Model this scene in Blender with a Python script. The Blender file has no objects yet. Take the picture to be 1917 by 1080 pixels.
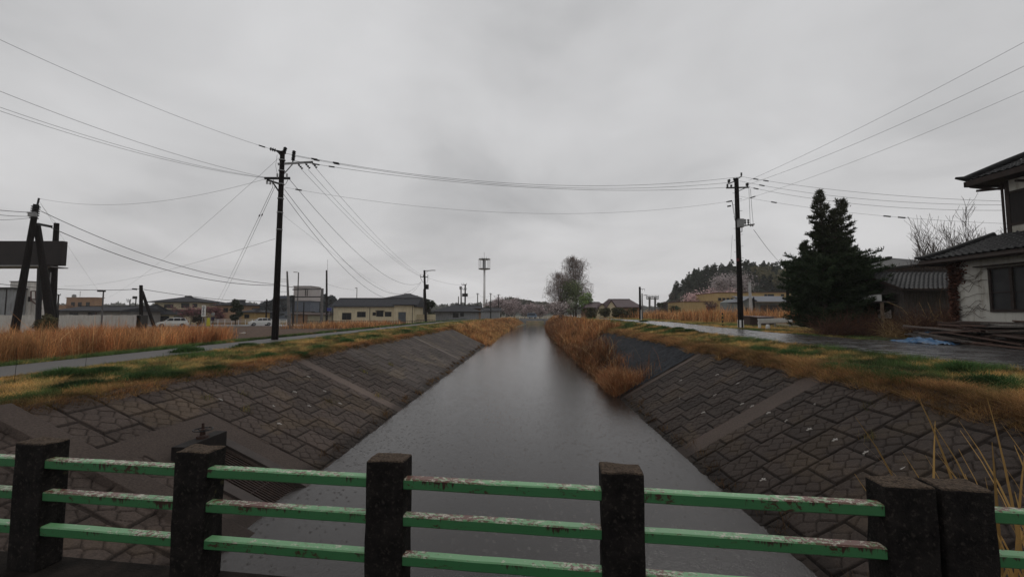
import bpy, bmesh, math, random
import numpy as np
from mathutils import Vector, Matrix

# ------------------------------------------------------------------ camera, sky, sun, exposure
EYE = 1.6
FPX = 760.0
PITCH = math.atan(48 / FPX)
S = bpy.context.scene
cam_d = bpy.data.cameras.new("camera"); cam = bpy.data.objects.new("camera", cam_d)
S.collection.objects.link(cam); S.camera = cam
cam.location = (0, 0, EYE); cam.rotation_euler = (math.pi / 2 + PITCH, 0, 0)
cam_d.sensor_width = 36; cam_d.lens = FPX / 1917 * 36; cam_d.clip_start = 0.05; cam_d.clip_end = 6000
S.view_settings.view_transform = 'Standard'; S.view_settings.look = 'None'
S.view_settings.exposure = 0.0; S.view_settings.gamma = 1
S.cycles.max_bounces = 6; S.cycles.volume_bounces = 1; S.cycles.transparent_max_bounces = 12

world = bpy.data.worlds.new("World"); S.world = world; world.use_nodes = True
nt = world.node_tree; nt.nodes.clear()
def N(t, **k):
    n = nt.nodes.new(t)
    for a, b in k.items(): setattr(n, a, b)
    return n
out = N('ShaderNodeOutputWorld'); bg = N('ShaderNodeBackground'); bg2 = N('ShaderNodeBackground'); addb = N('ShaderNodeAddShader')
sky = N('ShaderNodeTexSky'); sky.sky_type = 'NISHITA'; sky.sun_disc = False
sky.sun_elevation = math.radians(50); sky.sun_rotation = math.radians(200); sky.air_density = 2; sky.dust_density = 6
nt.links.new(sky.outputs[0], bg2.inputs[0]); bg2.inputs[1].default_value = 0.0025
tc = N('ShaderNodeTexCoord'); sep = N('ShaderNodeSeparateXYZ'); nt.links.new(tc.outputs['Generated'], sep.inputs[0])
def M(op, a, b=None, c=None):
    n = N('ShaderNodeMath', operation=op)
    for i, v in enumerate((a, b, c)):
        if v is None: continue
        if isinstance(v, (int, float)): n.inputs[i].default_value = v
        else: nt.links.new(v, n.inputs[i])
    return n.outputs[0]
zc = M('ADD', M('MAXIMUM', sep.outputs[2], 0.0), 0.22)
cx = M('DIVIDE', sep.outputs[0], zc); cy = M('DIVIDE', sep.outputs[1], zc)
comb = N('ShaderNodeCombineXYZ'); nt.links.new(cx, comb.inputs[0]); nt.links.new(cy, comb.inputs[1]); comb.inputs[2].default_value = 3.3
n1 = N('ShaderNodeTexNoise'); n1.inputs['Scale'].default_value = 1.25; n1.inputs['Detail'].default_value = 6; n1.inputs['Roughness'].default_value = 0.5; n1.inputs['Distortion'].default_value = 0.35
nt.links.new(comb.outputs[0], n1.inputs['Vector'])
n2 = N('ShaderNodeTexNoise'); n2.inputs['Scale'].default_value = 0.28; n2.inputs['Detail'].default_value = 3
nt.links.new(comb.outputs[0], n2.inputs['Vector'])
mixn = M('ADD', M('MULTIPLY', n1.outputs[0], 0.5), M('MULTIPLY', n2.outputs[0], 0.5))
cr = N('ShaderNodeValToRGB'); nt.links.new(mixn, cr.inputs[0])
e = cr.color_ramp.elements; e[0].position = .38; e[0].color = (.36, .362, .37, 1); e[1].position = .62; e[1].color = (.62, .62, .628, 1)
m_ = e.new(.5); m_.color = (.52, .52, .527, 1)
# clouds thin towards the horizon ahead
hz = M('POWER', M('SUBTRACT', 1.0, M('MAXIMUM', sep.outputs[2], 0.0)), 5.0)
mx = N('ShaderNodeMix', data_type='RGBA'); nt.links.new(M('MULTIPLY', hz, .6), mx.inputs[0]); nt.links.new(cr.outputs[0], mx.inputs[6]); mx.inputs[7].default_value = (.68, .665, .672, 1)
nt.links.new(mx.outputs[2], bg.inputs[0]); bg.inputs[1].default_value = 1.05
nt.links.new(bg.outputs[0], addb.inputs[0]); nt.links.new(bg2.outputs[0], addb.inputs[1]); nt.links.new(addb.outputs[0], out.inputs[0])

sun_d = bpy.data.lights.new("sun", 'SUN'); sun = bpy.data.objects.new("sun", sun_d); S.collection.objects.link(sun)
sun_d.energy = 0.5; sun_d.angle = math.radians(30); sun_d.color = (1, .97, .93)
sun.rotation_euler = (math.radians(40), 0, math.radians(160))

rng = np.random.default_rng(7); random.seed(7)

# ------------------------------------------------------------------ pixel helpers (photo 1917x1080)
cp, sp = math.cos(PITCH), math.sin(PITCH)
def ray(px, py):
    u = (px - 958.5) / FPX; v = (540 - py) / FPX
    return Vector((u, cp - v * sp, sp + v * cp))
def P(px, py, Y):                 # point on the pixel's ray at distance Y ahead
    r = ray(px, py); return Vector((0, 0, EYE)) + r * (Y / r.y)
def G(px, py, z):                 # point where the pixel's ray meets height z
    r = ray(px, py); return Vector((0, 0, EYE)) + r * ((z - EYE) / r.z)
def ZA(py, Y): return P(958.5, py, Y).z
def XA(px, Y, z=0.5):
    a = P(px, 588, Y); d = Y * cp + (z - EYE) * sp
    return (px - 958.5) / FPX * d

# ------------------------------------------------------------------ object helpers
COL = S.collection
def tag(o, label=None, cat=None, group=None, kind=None):
    if label: o['label'] = label
    if cat: o['category'] = cat
    if group: o['group'] = group
    if kind: o['kind'] = kind
    return o
def thing(name, label, cat, loc=(0, 0, 0), rz=0.0, group=None):
    o = bpy.data.objects.new(name, None); COL.objects.link(o); o.empty_display_size = .2
    o.location = loc; o.rotation_euler = (0, 0, rz)
    return tag(o, label, cat, group)
def link(name, me, m, parent=None):
    o = bpy.data.objects.new(name, me); COL.objects.link(o)
    if m is not None: me.materials.append(m)
    if parent is not None: o.parent = parent
    return o
def dup(o, parent=None):
    c = o.copy(); COL.objects.link(c); c.parent = parent
    for ch in list(o.children): dup(ch, c)
    return c
class MB:
    def __init__(s): s.v = []; s.f = []
    def add(s, vs, fs):
        k = len(s.v); s.v += [tuple(x) for x in vs]; s.f += [tuple(i + k for i in f) for f in fs]; return s
    def box(s, c, d, rz=0.0, mat=None):
        x, y, z = d[0] / 2, d[1] / 2, d[2] / 2
        vs = [Vector((a * x, b * y, e * z)) for e in (-1, 1) for a, b in ((-1, -1), (1, -1), (1, 1), (-1, 1))]
        R = mat if mat is not None else Matrix.Rotation(rz, 3, 'Z')
        vs = [R @ v + Vector(c) for v in vs]
        return s.add(vs, [(3, 2, 1, 0), (4, 5, 6, 7), (0, 1, 5, 4), (1, 2, 6, 5), (2, 3, 7, 6), (3, 0, 4, 7)])
    def b2(s, x0, x1, y0, y1, z0, z1):
        return s.box(((x0 + x1) / 2, (y0 + y1) / 2, (z0 + z1) / 2), (abs(x1 - x0), abs(y1 - y0), abs(z1 - z0)))
    def bar(s, p, q, w, h=None):          # rectangular bar from p to q
        p, q = Vector(p), Vector(q); d = q - p; h = h or w
        up = Vector((0, 0, 1)) if abs(d.normalized().z) < .95 else Vector((0, 1, 0))
        X = d.normalized(); Y = up.cross(X).normalized(); Z = X.cross(Y)
        R = Matrix((X, Y, Z)).transposed()
        return s.box((p + q) / 2, (d.length, w, h), mat=R)
    def cyl(s, p, q, r0, r1=None, n=10, caps=True):
        p, q = Vector(p), Vector(q); r1 = r0 if r1 is None else r1
        d = (q - p).normalized(); a = d.orthogonal().normalized(); b = d.cross(a)
        vs = [p + (a * math.cos(t) + b * math.sin(t)) * r0 for t in (2 * math.pi * i / n for i in range(n))]
        vs += [q + (a * math.cos(t) + b * math.sin(t)) * r1 for t in (2 * math.pi * i / n for i in range(n))]
        fs = [(i, (i + 1) % n, n + (i + 1) % n, n + i) for i in range(n)]
        if caps: fs += [tuple(range(n - 1, -1, -1)), tuple(range(n, 2 * n))]
        return s.add(vs, fs)
    def lathe(s, base, prof, n=12):       # prof: (r, z) pairs
        k = []
        for r, z in prof: k += [(base[0] + r * math.cos(2 * math.pi * i / n), base[1] + r * math.sin(2 * math.pi * i / n), base[2] + z) for i in range(n)]
        fs = [(j * n + i, j * n + (i + 1) % n, (j + 1) * n + (i + 1) % n, (j + 1) * n + i) for j in range(len(prof) - 1) for i in range(n)]
        fs += [tuple(range(n - 1, -1, -1)), tuple(range((len(prof) - 1) * n, len(prof) * n))]
        return s.add(k, fs)
    def tube(s, pts, r, n=4):
        pts = [Vector(p) for p in pts]; k = []
        for i, p in enumerate(pts):
            d = (pts[min(i + 1, len(pts) - 1)] - pts[max(i - 1, 0)]).normalized()
            a = (Vector((0, 0, 1)).cross(d) if abs(d.z) < .95 else Vector((1, 0, 0)).cross(d)).normalized(); b = d.cross(a)
            rr = r[i] if isinstance(r, (list, tuple)) else r
            k += [p + (a * math.cos(t) + b * math.sin(t)) * rr for t in (2 * math.pi * j / n for j in range(n))]
        fs = [(i * n + j, i * n + (j + 1) % n, (i + 1) * n + (j + 1) % n, (i + 1) * n + j) for i in range(len(pts) - 1) for j in range(n)]
        fs += [tuple(range(n - 1, -1, -1)), tuple(range((len(pts) - 1) * n, len(pts) * n))]
        return s.add(k, fs)
    def prism(s, poly, y0, y1):           # polygon in x,z extruded along y
        n = len(poly); vs = [(x, y0, z) for x, z in poly] + [(x, y1, z) for x, z in poly]
        return s.add(vs, [tuple(range(n)), tuple(range(2 * n - 1, n - 1, -1))] + [(i, n + i, n + (i + 1) % n, (i + 1) % n) for i in range(n)])
    def build(s, name, m, parent=None, smooth=False, bevel=0, loc=None, recalc=True):
        me = bpy.data.meshes.new(name); me.from_pydata(s.v, [], s.f)
        if recalc:
            bm = bmesh.new(); bm.from_mesh(me); bmesh.ops.recalc_face_normals(bm, faces=bm.faces); bm.to_mesh(me); bm.free()
        if smooth: me.polygons.foreach_set('use_smooth', [True] * len(me.polygons))
        o = link(name, me, m, parent)
        if loc is not None: o.location = loc
        if bevel:
            md = o.modifiers.new('bevel', 'BEVEL'); md.width = bevel; md.segments = 2; md.limit_method = 'ANGLE'
        return o
def npmesh(name, V, F, m, parent=None, col=None, smooth=False):
    me = bpy.data.meshes.new(name); V = np.asarray(V, np.float32); F = np.asarray(F, np.int32)
    k = F.shape[1]; n = len(F)
    me.vertices.add(len(V)); me.vertices.foreach_set('co', V.ravel())
    me.loops.add(n * k); me.loops.foreach_set('vertex_index', F.ravel())
    me.polygons.add(n); me.polygons.foreach_set('loop_start', np.arange(0, n * k, k, dtype=np.int32))
    me.polygons.foreach_set('loop_total', np.full(n, k, np.int32))
    if smooth: me.polygons.foreach_set('use_smooth', np.ones(n, bool))
    me.update(calc_edges=True)
    if col is not None:
        a = me.attributes.new('col', 'FLOAT_COLOR', 'POINT'); c = np.ones((len(V), 4), np.float32); c[:, :3] = col; a.data.foreach_set('color', c.ravel())
    return link(name, me, m, parent)

# ------------------------------------------------------------------ numpy noise
_tab = np.random.default_rng(3).random((256, 256))
def vnoise(x, y):
    xi = np.floor(x).astype(int); yi = np.floor(y).astype(int); fx = x - xi; fy = y - yi
    fx = fx * fx * (3 - 2 * fx); fy = fy * fy * (3 - 2 * fy)
    a = _tab[xi % 256, yi % 256]; b = _tab[(xi + 1) % 256, yi % 256]; c = _tab[xi % 256, (yi + 1) % 256]; d = _tab[(xi + 1) % 256, (yi + 1) % 256]
    return (a * (1 - fx) + b * fx) * (1 - fy) + (c * (1 - fx) + d * fx) * fy
def fbm(x, y, o=4):
    r = 0; a = .5; t = 0
    for i in range(o): r = r + a * vnoise(x * 2 ** i + 17.3 * i, y * 2 ** i + 5.1 * i); t += a; a *= .5
    return r / t
def sstep(a, b, x):
    t = np.clip((x - a) / (b - a), 0, 1); return t * t * (3 - 2 * t)

# ------------------------------------------------------------------ materials
def newmat(name):
    m = bpy.data.materials.new(name); m.use_nodes = True; t = m.node_tree; t.nodes.clear()
    o = t.nodes.new('ShaderNodeOutputMaterial'); b = t.nodes.new('ShaderNodeBsdfPrincipled'); t.links.new(b.outputs[0], o.inputs[0])
    return m, t, b
def noise_node(t, vec, scale, detail=4, rough=.55, dist=0):
    n = t.nodes.new('ShaderNodeTexNoise'); n.inputs['Scale'].default_value = scale; n.inputs['Detail'].default_value = detail
    n.inputs['Roughness'].default_value = rough; n.inputs['Distortion'].default_value = dist; t.links.new(vec, n.inputs['Vector']); return n.outputs[0]
def ramp(t, fac, stops):
    r = t.nodes.new('ShaderNodeValToRGB'); t.links.new(fac, r.inputs[0]); el = r.color_ramp.elements
    while len(el) > 1: el.remove(el[-1])
    el[0].position = stops[0][0]; c = stops[0][1]; el[0].color = (*c, 1) if len(c) == 3 else c
    for p, c in stops[1:]: x = el.new(p); x.color = (*c, 1) if len(c) == 3 else c
    return r.outputs[0]
def tmath(t, op, a, b=None):
    n = t.nodes.new('ShaderNodeMath'); n.operation = op
    for i, v in enumerate((a, b)):
        if v is None: continue
        if isinstance(v, (int, float)): n.inputs[i].default_value = v
        else: t.links.new(v, n.inputs[i])
    return n.outputs[0]
def tmix(t, fac, a, b, mode='MIX'):
    n = t.nodes.new('ShaderNodeMix'); n.data_type = 'RGBA'; n.blend_type = mode
    for i, v in ((0, fac), (6, a), (7, b)):
        if isinstance(v, (int, float)): n.inputs[i].default_value = v
        elif isinstance(v, tuple): n.inputs[i].default_value = (*v, 1) if len(v) == 3 else v
        else: t.links.new(v, n.inputs[i])
    return n.outputs[2]
def bump(t, b, h, dist, strength=1.0):
    n = t.nodes.new('ShaderNodeBump'); n.inputs['Distance'].default_value = dist; n.inputs['Strength'].default_value = strength
    t.links.new(h, n.inputs['Height']); t.links.new(n.outputs[0], b.inputs['Normal'])
def pmat(name, c1, c2=None, scale=3.0, rough=.8, bmp=0.0, metal=0.0, spec=.2, bscale=None, stain=None, coord='Object', stretch=None):
    m, t, b = newmat(name); c2 = c2 or tuple(x * .7 for x in c1)
    tcn = t.nodes.new('ShaderNodeTexCoord'); v = tcn.outputs[coord]
    if stretch:
        mp = t.nodes.new('ShaderNodeMapping'); mp.inputs['Scale'].default_value = stretch; t.links.new(v, mp.inputs[0]); v = mp.outputs[0]
    f = noise_node(t, v, scale, 5, .6)
    c = ramp(t, f, [(.32, c2), (.68, c1)])
    if stain:                                  # streaky dirt with a shape of its own
        mp = t.nodes.new('ShaderNodeMapping'); mp.inputs['Scale'].default_value = (2.5, 2.5, .35); t.links.new(v, mp.inputs[0])
        sf = noise_node(t, mp.outputs[0], 1.6, 5, .65); sm = ramp(t, sf, [(.5, (0, 0, 0)), (.72, (1, 1, 1))])
        c = tmix(t, sm, c, stain)
    t.links.new(c, b.inputs['Base Color'])
    b.inputs['Roughness'].default_value = rough; b.inputs['Metallic'].default_value = metal; b.inputs['Specular IOR Level'].default_value = spec
    if bmp: bump(t, b, noise_node(t, v, bscale or scale * 5, 5, .6), bmp)
    return m
def colmat(name, rough=.85, spec=.3, bmp=0, bscale=30, trans=0.0, var=0.0):
    m, t, b = newmat(name); a = t.nodes.new('ShaderNodeAttribute'); a.attribute_name = 'col'; c = a.outputs['Color']
    if var:
        tcn = t.nodes.new('ShaderNodeTexCoord'); f = noise_node(t, tcn.outputs['Object'], bscale, 5, .65)
        c = tmix(t, 1.0, c, ramp(t, f, [(.3, (1 - var,) * 3), (.7, (1 + var,) * 3)]), 'MULTIPLY')
    t.links.new(c, b.inputs['Base Color']); b.inputs['Roughness'].default_value = rough; b.inputs['Specular IOR Level'].default_value = spec
    if bmp:
        tcn = t.nodes.new('ShaderNodeTexCoord'); bump(t, b, noise_node(t, tcn.outputs['Object'], bscale, 5, .65), bmp)
    if trans:
        tr = t.nodes.new('ShaderNodeBsdfTranslucent'); t.links.new(c, tr.inputs[0]); mx = t.nodes.new('ShaderNodeMixShader'); mx.inputs[0].default_value = trans
        o = [n for n in t.nodes if n.type == 'OUTPUT_MATERIAL'][0]
        t.links.new(b.outputs[0], mx.inputs[1]); t.links.new(tr.outputs[0], mx.inputs[2]); t.links.new(mx.outputs[0], o.inputs[0])
    return m
MT = {}
MT['leafy'] = colmat('vegetation', .8, .15, trans=.25)
MT['bankblock'] = colmat('wet_concrete_block', .7, .09, bmp=.006, bscale=28, var=.35)
MT['darkwood'] = pmat('dark_pole', (.014, .011, .010), (.007, .006, .006), 6, .8, .004, spec=.1)
MT['cpole'] = pmat('grey_pole', (.16, .155, .15), (.10, .10, .10), 2, .7)
MT['midpole'] = pmat('brown_grey_pole', (.035, .031, .029), (.02, .018, .018), 2, .8, spec=.1)
MT['metal'] = pmat('galvanised_metal', (.26, .26, .26), (.18, .18, .18), 5, .5, metal=.4)
MT['dark'] = pmat('dark_fitting', (.02, .02, .022), (.012, .012, .012), 5, .5)
MT['wire'] = pmat('wire_sheath', (.03, .03, .032), (.02, .02, .02), 5, .5)
MT['pvc'] = pmat('dirty_plastic', (.38, .36, .33), (.22, .20, .18), 20, .6)
MT['insul'] = pmat('porcelain', (.35, .34, .33), (.25, .25, .25), 5, .3)
MT['bark'] = pmat('bark', (.10, .075, .06), (.05, .04, .035), 8, .9, .01)
MT['greybark'] = pmat('pale_bark', (.20, .165, .15), (.11, .09, .085), 8, .9)
MT['rooftile'] = pmat('dark_roof', (.040, .041, .048), (.026, .027, .031), 2, .75, spec=.12)
MT['cream'] = pmat('cream_wall', (.60, .52, .36), (.52, .45, .31), 1, .85, stain=(.42, .36, .25))
MT['white'] = pmat('white_wall', (.60, .58, .55), (.52, .50, .47), 1, .8, stain=(.40, .37, .34))
MT['paint'] = pmat('white_paint', (.75, .75, .74), (.62, .62, .61), 4, .45)
MT['glass'] = pmat('window_glass', (.02, .022, .025), (.015, .016, .018), 2, .12)
MT['frame'] = pmat('window_frame', (.05, .045, .04), (.03, .03, .03), 2, .5)
MT['grey'] = pmat('grey_wall', (.28, .29, .30), (.22, .23, .24), 1, .8, stain=(.15, .15, .15))
MT['brown'] = pmat('brown_wall', (.30, .19, .12), (.24, .15, .10), 1, .85)
MT['darkbrown'] = pmat('dark_brown_wood', (.085, .055, .045), (.04, .028, .024), 4, .8, .01, stretch=(6, 6, .6))
MT['blue'] = pmat('slate_blue', (.10, .12, .15), (.08, .09, .12), 1, .7)
MT['greywood'] = pmat('weathered_boards', (.13, .115, .105), (.055, .05, .046), 3, .9, .01, stretch=(7, 7, .5))

# ------------------------------------------------------------------ terrain: s along the canal, t to its right
AN = math.atan(26.5 / FPX); ca, sa = math.cos(AN), math.sin(AN)
def cen(s): return 4.2 * (np.maximum(np.asarray(s, float) - 60, 0) / 110) ** 2
def W(s, t):
    t = np.asarray(t, float) + cen(s); return t * ca + s * sa, np.asarray(s, float) * ca - t * sa
def ST(x, y):
    s = x * sa + y * ca; t = x * ca - y * sa; return s, t - cen(s)
WATER = -2.6
LB, LW = (-10.35, -.35), (-5.6, -2.6)
RB, RW = (9.1, -.15), (4.75, -2.6)
tp = [-2500, -60, -25, -19.6, -18.5, -17.8, -14.2, LB[0], LW[0], -4.4, 3.6, RW[0], RB[0], 11.4, 11.7, 16, 22, 60, 2500]
zp = [-.75, -.7, -.6, -.42, -.24, -.16, -.15, LB[1], LW[1], -3.2, -3.2, RW[1], RB[1], .24, .29, .29, .28, .25, .3]
def rise(s, t): return np.interp(s, [22, 32, 45, 60], [0, .15, .40, .46]) * sstep(9, 12, t) + np.interp(s, [12, 26, 80], [0, .08, .22]) * sstep(-11, -13.5, t) * sstep(-20, -18, t)
def terr(s, t):
    s = np.asarray(s, float); t = np.asarray(t, float)
    # the canal narrows a little further off
    k = 1 - .22 * sstep(70, 160, s)
    tt = np.where(np.abs(t) < 12, t / k, t)
    z = np.interp(tt, tp, zp) + rise(s, t)
    return np.where(np.abs(t) < 14, z + (np.maximum(z, -.45) - z) * sstep(176, 186, s), z)
def groundz(x, y): s, t = ST(x, y); return float(terr(s, t))

def gridmesh(name, ss, ts, zf, m, kind=True, col=None):
    Sg, Tg = np.meshgrid(ss, ts, indexing='ij'); X, Y = W(Sg, Tg); Z = zf(Sg, Tg)
    V = np.stack([X, Y, Z], -1).reshape(-1, 3); a, b = Sg.shape
    i = np.arange(a * b).reshape(a, b); F = np.stack([i[:-1, :-1], i[:-1, 1:], i[1:, 1:], i[1:, :-1]], -1).reshape(-1, 4)
    o = npmesh(name, V, F, m, col=None if col is None else col(Sg, Tg).reshape(-1, 3), smooth=True)
    if kind: o['kind'] = 'structure'
    return o
mg, t_, b_ = newmat('soil_and_turf')
tcn = t_.nodes.new('ShaderNodeTexCoord'); v_ = tcn.outputs['Object']
f1 = noise_node(t_, v_, .5, 6, .65); f2 = noise_node(t_, v_, 6, 5, .7)
cc = tmix(t_, ramp(t_, f1, [(.42, (0, 0, 0)), (.58, (1, 1, 1))]), (.20, .13, .06), (.075, .09, .035))
cc = tmix(t_, ramp(t_, f2, [(.35, (0, 0, 0)), (.7, (.7, .7, .7))]), cc, (.10, .07, .045))
t_.links.new(cc, b_.inputs['Base Color']); b_.inputs['Roughness'].default_value = .95; bump(t_, b_, f2, .05)
def zground(s, t):
    z = terr(s, t) + .03 * (fbm(s * .9 + 50, t * .9 + 50, 3) - .5)
    conc = ((s < 56) & (t > LB[0] + .05) & (t < 0)) | ((s < 21.2) & (t < RB[0] - .05) & (t > 0))
    return z - np.where(conc, .15, 0) - .02
ss = np.concatenate([np.linspace(-30, 70, 160), np.linspace(72, 260, 80), np.linspace(270, 2600, 40)])
ts = np.unique(np.concatenate([[-2500, -1200, -500, -250, -120, -80, -60], np.linspace(-50, -20, 24), np.linspace(-19.5, 22, 170), np.linspace(23, 60, 24), [80, 120, 250, 500, 1200, 2500], tp]))
ts = ts[(ts >= -2500) & (ts <= 2500)]
gridmesh('ground', ss, ts, zground, mg)

# ------------------------------------------------------------------ water
mw, t_, b_ = newmat('canal_water'); tcn = t_.nodes.new('ShaderNodeTexCoord'); v_ = tcn.outputs['Object']
b_.inputs['Base Color'].default_value = (.024, .020, .018, 1); b_.inputs['Roughness'].default_value = .045; b_.inputs['IOR'].default_value = 1.38
mp = t_.nodes.new('ShaderNodeMapping'); mp.inputs['Scale'].default_value = (1, .55, 1); t_.links.new(v_, mp.inputs[0])
h1 = noise_node(t_, mp.outputs[0], 10, 5, .7); h2 = noise_node(t_, mp.outputs[0], .8, 3, .5)
h3 = noise_node(t_, mp.outputs[0], 30, 3, .8); hh = tmath(t_, 'ADD', tmath(t_, 'ADD', tmath(t_, 'MULTIPLY', h1, .30), tmath(t_, 'MULTIPLY', h3, .16)), tmath(t_, 'MULTIPLY', h2, .30)); vr = t_.nodes.new('ShaderNodeTexVoronoi'); vr.inputs['Scale'].default_value = 6.5; t_.links.new(v_, vr.inputs['Vector']); ring = tmath(t_, 'MULTIPLY', tmath(t_, 'SINE', tmath(t_, 'MULTIPLY', vr.outputs['Distance'], 34.0)), tmath(t_, 'MAXIMUM', tmath(t_, 'SUBTRACT', .42, vr.outputs['Distance']), 0.0))
hh = tmath(t_, 'ADD', hh, tmath(t_, 'MULTIPLY', ring, .22)); bump(t_, b_, hh, .024)
gridmesh('water', np.concatenate([np.linspace(-30, 60, 20), np.linspace(65, 300, 60)]), np.linspace(-7, 6.2, 4), lambda s, t: s * 0 + WATER, mw)

# ------------------------------------------------------------------ path and road
ma, t_, b_ = newmat('wet_asphalt'); tcn = t_.nodes.new('ShaderNodeTexCoord'); v_ = tcn.outputs['Object']
f1 = noise_node(t_, v_, .35, 5, .6); f2 = noise_node(t_, v_, 40, 3, .7); f3 = noise_node(t_, v_, 1.7, 5, .65)
t_.links.new(tmix(t_, f2, (.030, .030, .032), (.065, .063, .062)), b_.inputs['Base Color'])
t_.links.new(ramp(t_, f3, [(.35, (.10,) * 3), (.65, (.38,) * 3)]), b_.inputs['Roughness']); b_.inputs['Specular IOR Level'].default_value = .6
bump(t_, b_, f2, .004)
mpth, t_, b_ = newmat('damp_gravel_path'); tcn = t_.nodes.new('ShaderNodeTexCoord'); v_ = tcn.outputs['Object']
f2 = noise_node(t_, v_, 25, 4, .7); f3 = noise_node(t_, v_, 1.2, 5, .65)
cc = tmix(t_, f2, (.050, .046, .044), (.105, .099, .095)); cc = tmix(t_, ramp(t_, f3, [(.45, (0, 0, 0)), (.65, (.6, .6, .6))]), cc, (.085, .078, .068))
t_.links.new(cc, b_.inputs['Base Color']); b_.inputs['Roughness'].default_value = .6; b_.inputs['Specular IOR Level'].default_value = .3; bump(t_, b_, f2, .01)
def edge(ss, t0, t1, n):       # mesh rows between two lateral limits that vary with s
    return None
def ribbon(name, ss, lo, hi, lift, m, n=7):
    ss = np.asarray(ss, float); u = np.linspace(0, 1, n); T = lo(ss)[:, None] * (1 - u) + hi(ss)[:, None] * u; Sg = np.repeat(ss[:, None], n, 1)
    X, Y = W(Sg, T); Z = terr(Sg, T) + lift; V = np.stack([X, Y, Z], -1).reshape(-1, 3); a, b = Sg.shape
    i = np.arange(a * b).reshape(a, b); F = np.stack([i[:-1, :-1], i[:-1, 1:], i[1:, 1:], i[1:, :-1]], -1).reshape(-1, 4)
    o = npmesh(name, V, F, m, smooth=True); o['kind'] = 'structure'; return o
wob = lambda s, k, a=.12: a * (fbm(s * .8 + k, s * 0 + k, 3) - .5) * 2
ribbon('path', np.arange(-5, 240, .5), lambda s: -17.4 + wob(s, 3), lambda s: np.interp(s, [10, 26], [-14.5, -15.1]) + wob(s, 9), .02, mpth)
def road_far(s): return np.interp(s, [0, 17, 19, 22, 28, 60, 300], [24, 22.5, 19.0, 17.3, 16.4, 15.8, 15.8]) + wob(s, 21)
ribbon('road', np.arange(-5, 250, .5), lambda s: 11.6 + wob(s, 13, .08), road_far, .025, ma, 11)
# a main road crosses the fields on the left, 78 m ahead
mb = MB()
for i in range(24):
    x0, x1 = -120 + i * 4.2, -120 + (i + 1) * 4.2
    mb.add([(x0, 76.5 + (x0 + 60) * .0, -.62), (x1, 76.5, -.62), (x1, 85.5, -.62), (x0, 85.5, -.62)], [(0, 1, 2, 3)])
o = mb.build('road', pmat('damp_road', (.24, .24, .25), (.18, .18, .19), 1.5, .4)); o['kind'] = 'structure'
# ploughed field between the path and that road
mb = MB(); f0 = []
V = []; xs = np.linspace(-48, -20, 140); ys = np.linspace(22, 76, 150)
Xg, Yg = np.meshgrid(xs, ys, indexing='ij'); Sg, Tg = ST(Xg, Yg)
Zg = terr(Sg, np.minimum(Tg, -19)) + .02 + .07 * fbm(Xg * 2, Yg * 2, 4) + .03 * np.sin(Tg * 9)
keep = (Tg < -19.2); i = np.arange(Xg.size).reshape(Xg.shape)
F = np.stack([i[:-1, :-1], i[1:, :-1], i[1:, 1:], i[:-1, 1:]], -1).reshape(-1, 4); kf = keep.ravel()[F].all(1)
o = npmesh('field_soil', np.stack([Xg, Yg, Zg], -1).reshape(-1, 3), F[kf], pmat('field_soil', (.115, .074, .052), (.060, .040, .030), 3, .95, .03, bscale=12), smooth=True); o['kind'] = 'structure'

# ------------------------------------------------------------------ concrete block revetment
SEED = np.array([(.15, .12), (.50, .08), (.86, .15), (.30, .34), (.70, .33), (.12, .56), (.50, .57), (.88, .54), (.30, .80), (.69, .79), (.06, .93), (.95, .93)])
CW, CL = .85, .95
def blocks(s, L, side):
    """relief height and tint of the moulded block at (s along canal, L down the slope)"""
    col = np.floor(s / CW); fu = s / CW - col
    Lo = L / CL + .38 * (col % 3) + .07; row = np.floor(Lo); fv = Lo - row
    flip = ((col * 7 + row * 13) % 5 > 2); fu2 = np.where(flip, 1 - fu, fu)
    wv = .05 * (fbm(s * 1.9 + 3, L * 1.9, 2) - .5)
    dd = np.sqrt((fu2[..., None] + wv[..., None] - SEED[:, 0]) ** 2 + (fv[..., None] - wv[..., None] - SEED[:, 1]) ** 2); d = np.sort(dd, -1)
    crack = d[..., 1] - d[..., 0]
    sid = np.argmin(dd, -1); so = _tab[(sid * 31 + col.astype(int) * 17) % 256, (row.astype(int) * 7 + sid * 5) % 256]
    eu = np.minimum(fu, 1 - fu) * CW; ev = np.minimum(fv, 1 - fv) * CL; ed = np.minimum(eu - .010, ev)
    hb = _tab[(col.astype(int) * 37 + 11) % 256, (row.astype(int) * 91 + 5 * side) % 256]
    h = .042 * sstep(.0, .024, ed) + .016 * (so - .5) - .030 * (1 - sstep(.0, .032, crack)) * sstep(0, .05, ed) + .020 * fv * sstep(.0, .03, ed) + .02 * (hb - .5)
    h += .012 * (fbm(s * 9, L * 9, 3) - .5)
    joint_tone = np.minimum(1 - (1 - sstep(.004, .024, np.abs(ed - .004))) * 1.0, .28 + .72 * sstep(0, .042, crack)); joint_tone = np.where(ed < -.012, .95, joint_tone)  # darker tone along block edges and the cracks between moulded stones
    return h, joint_tone, hb
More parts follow.
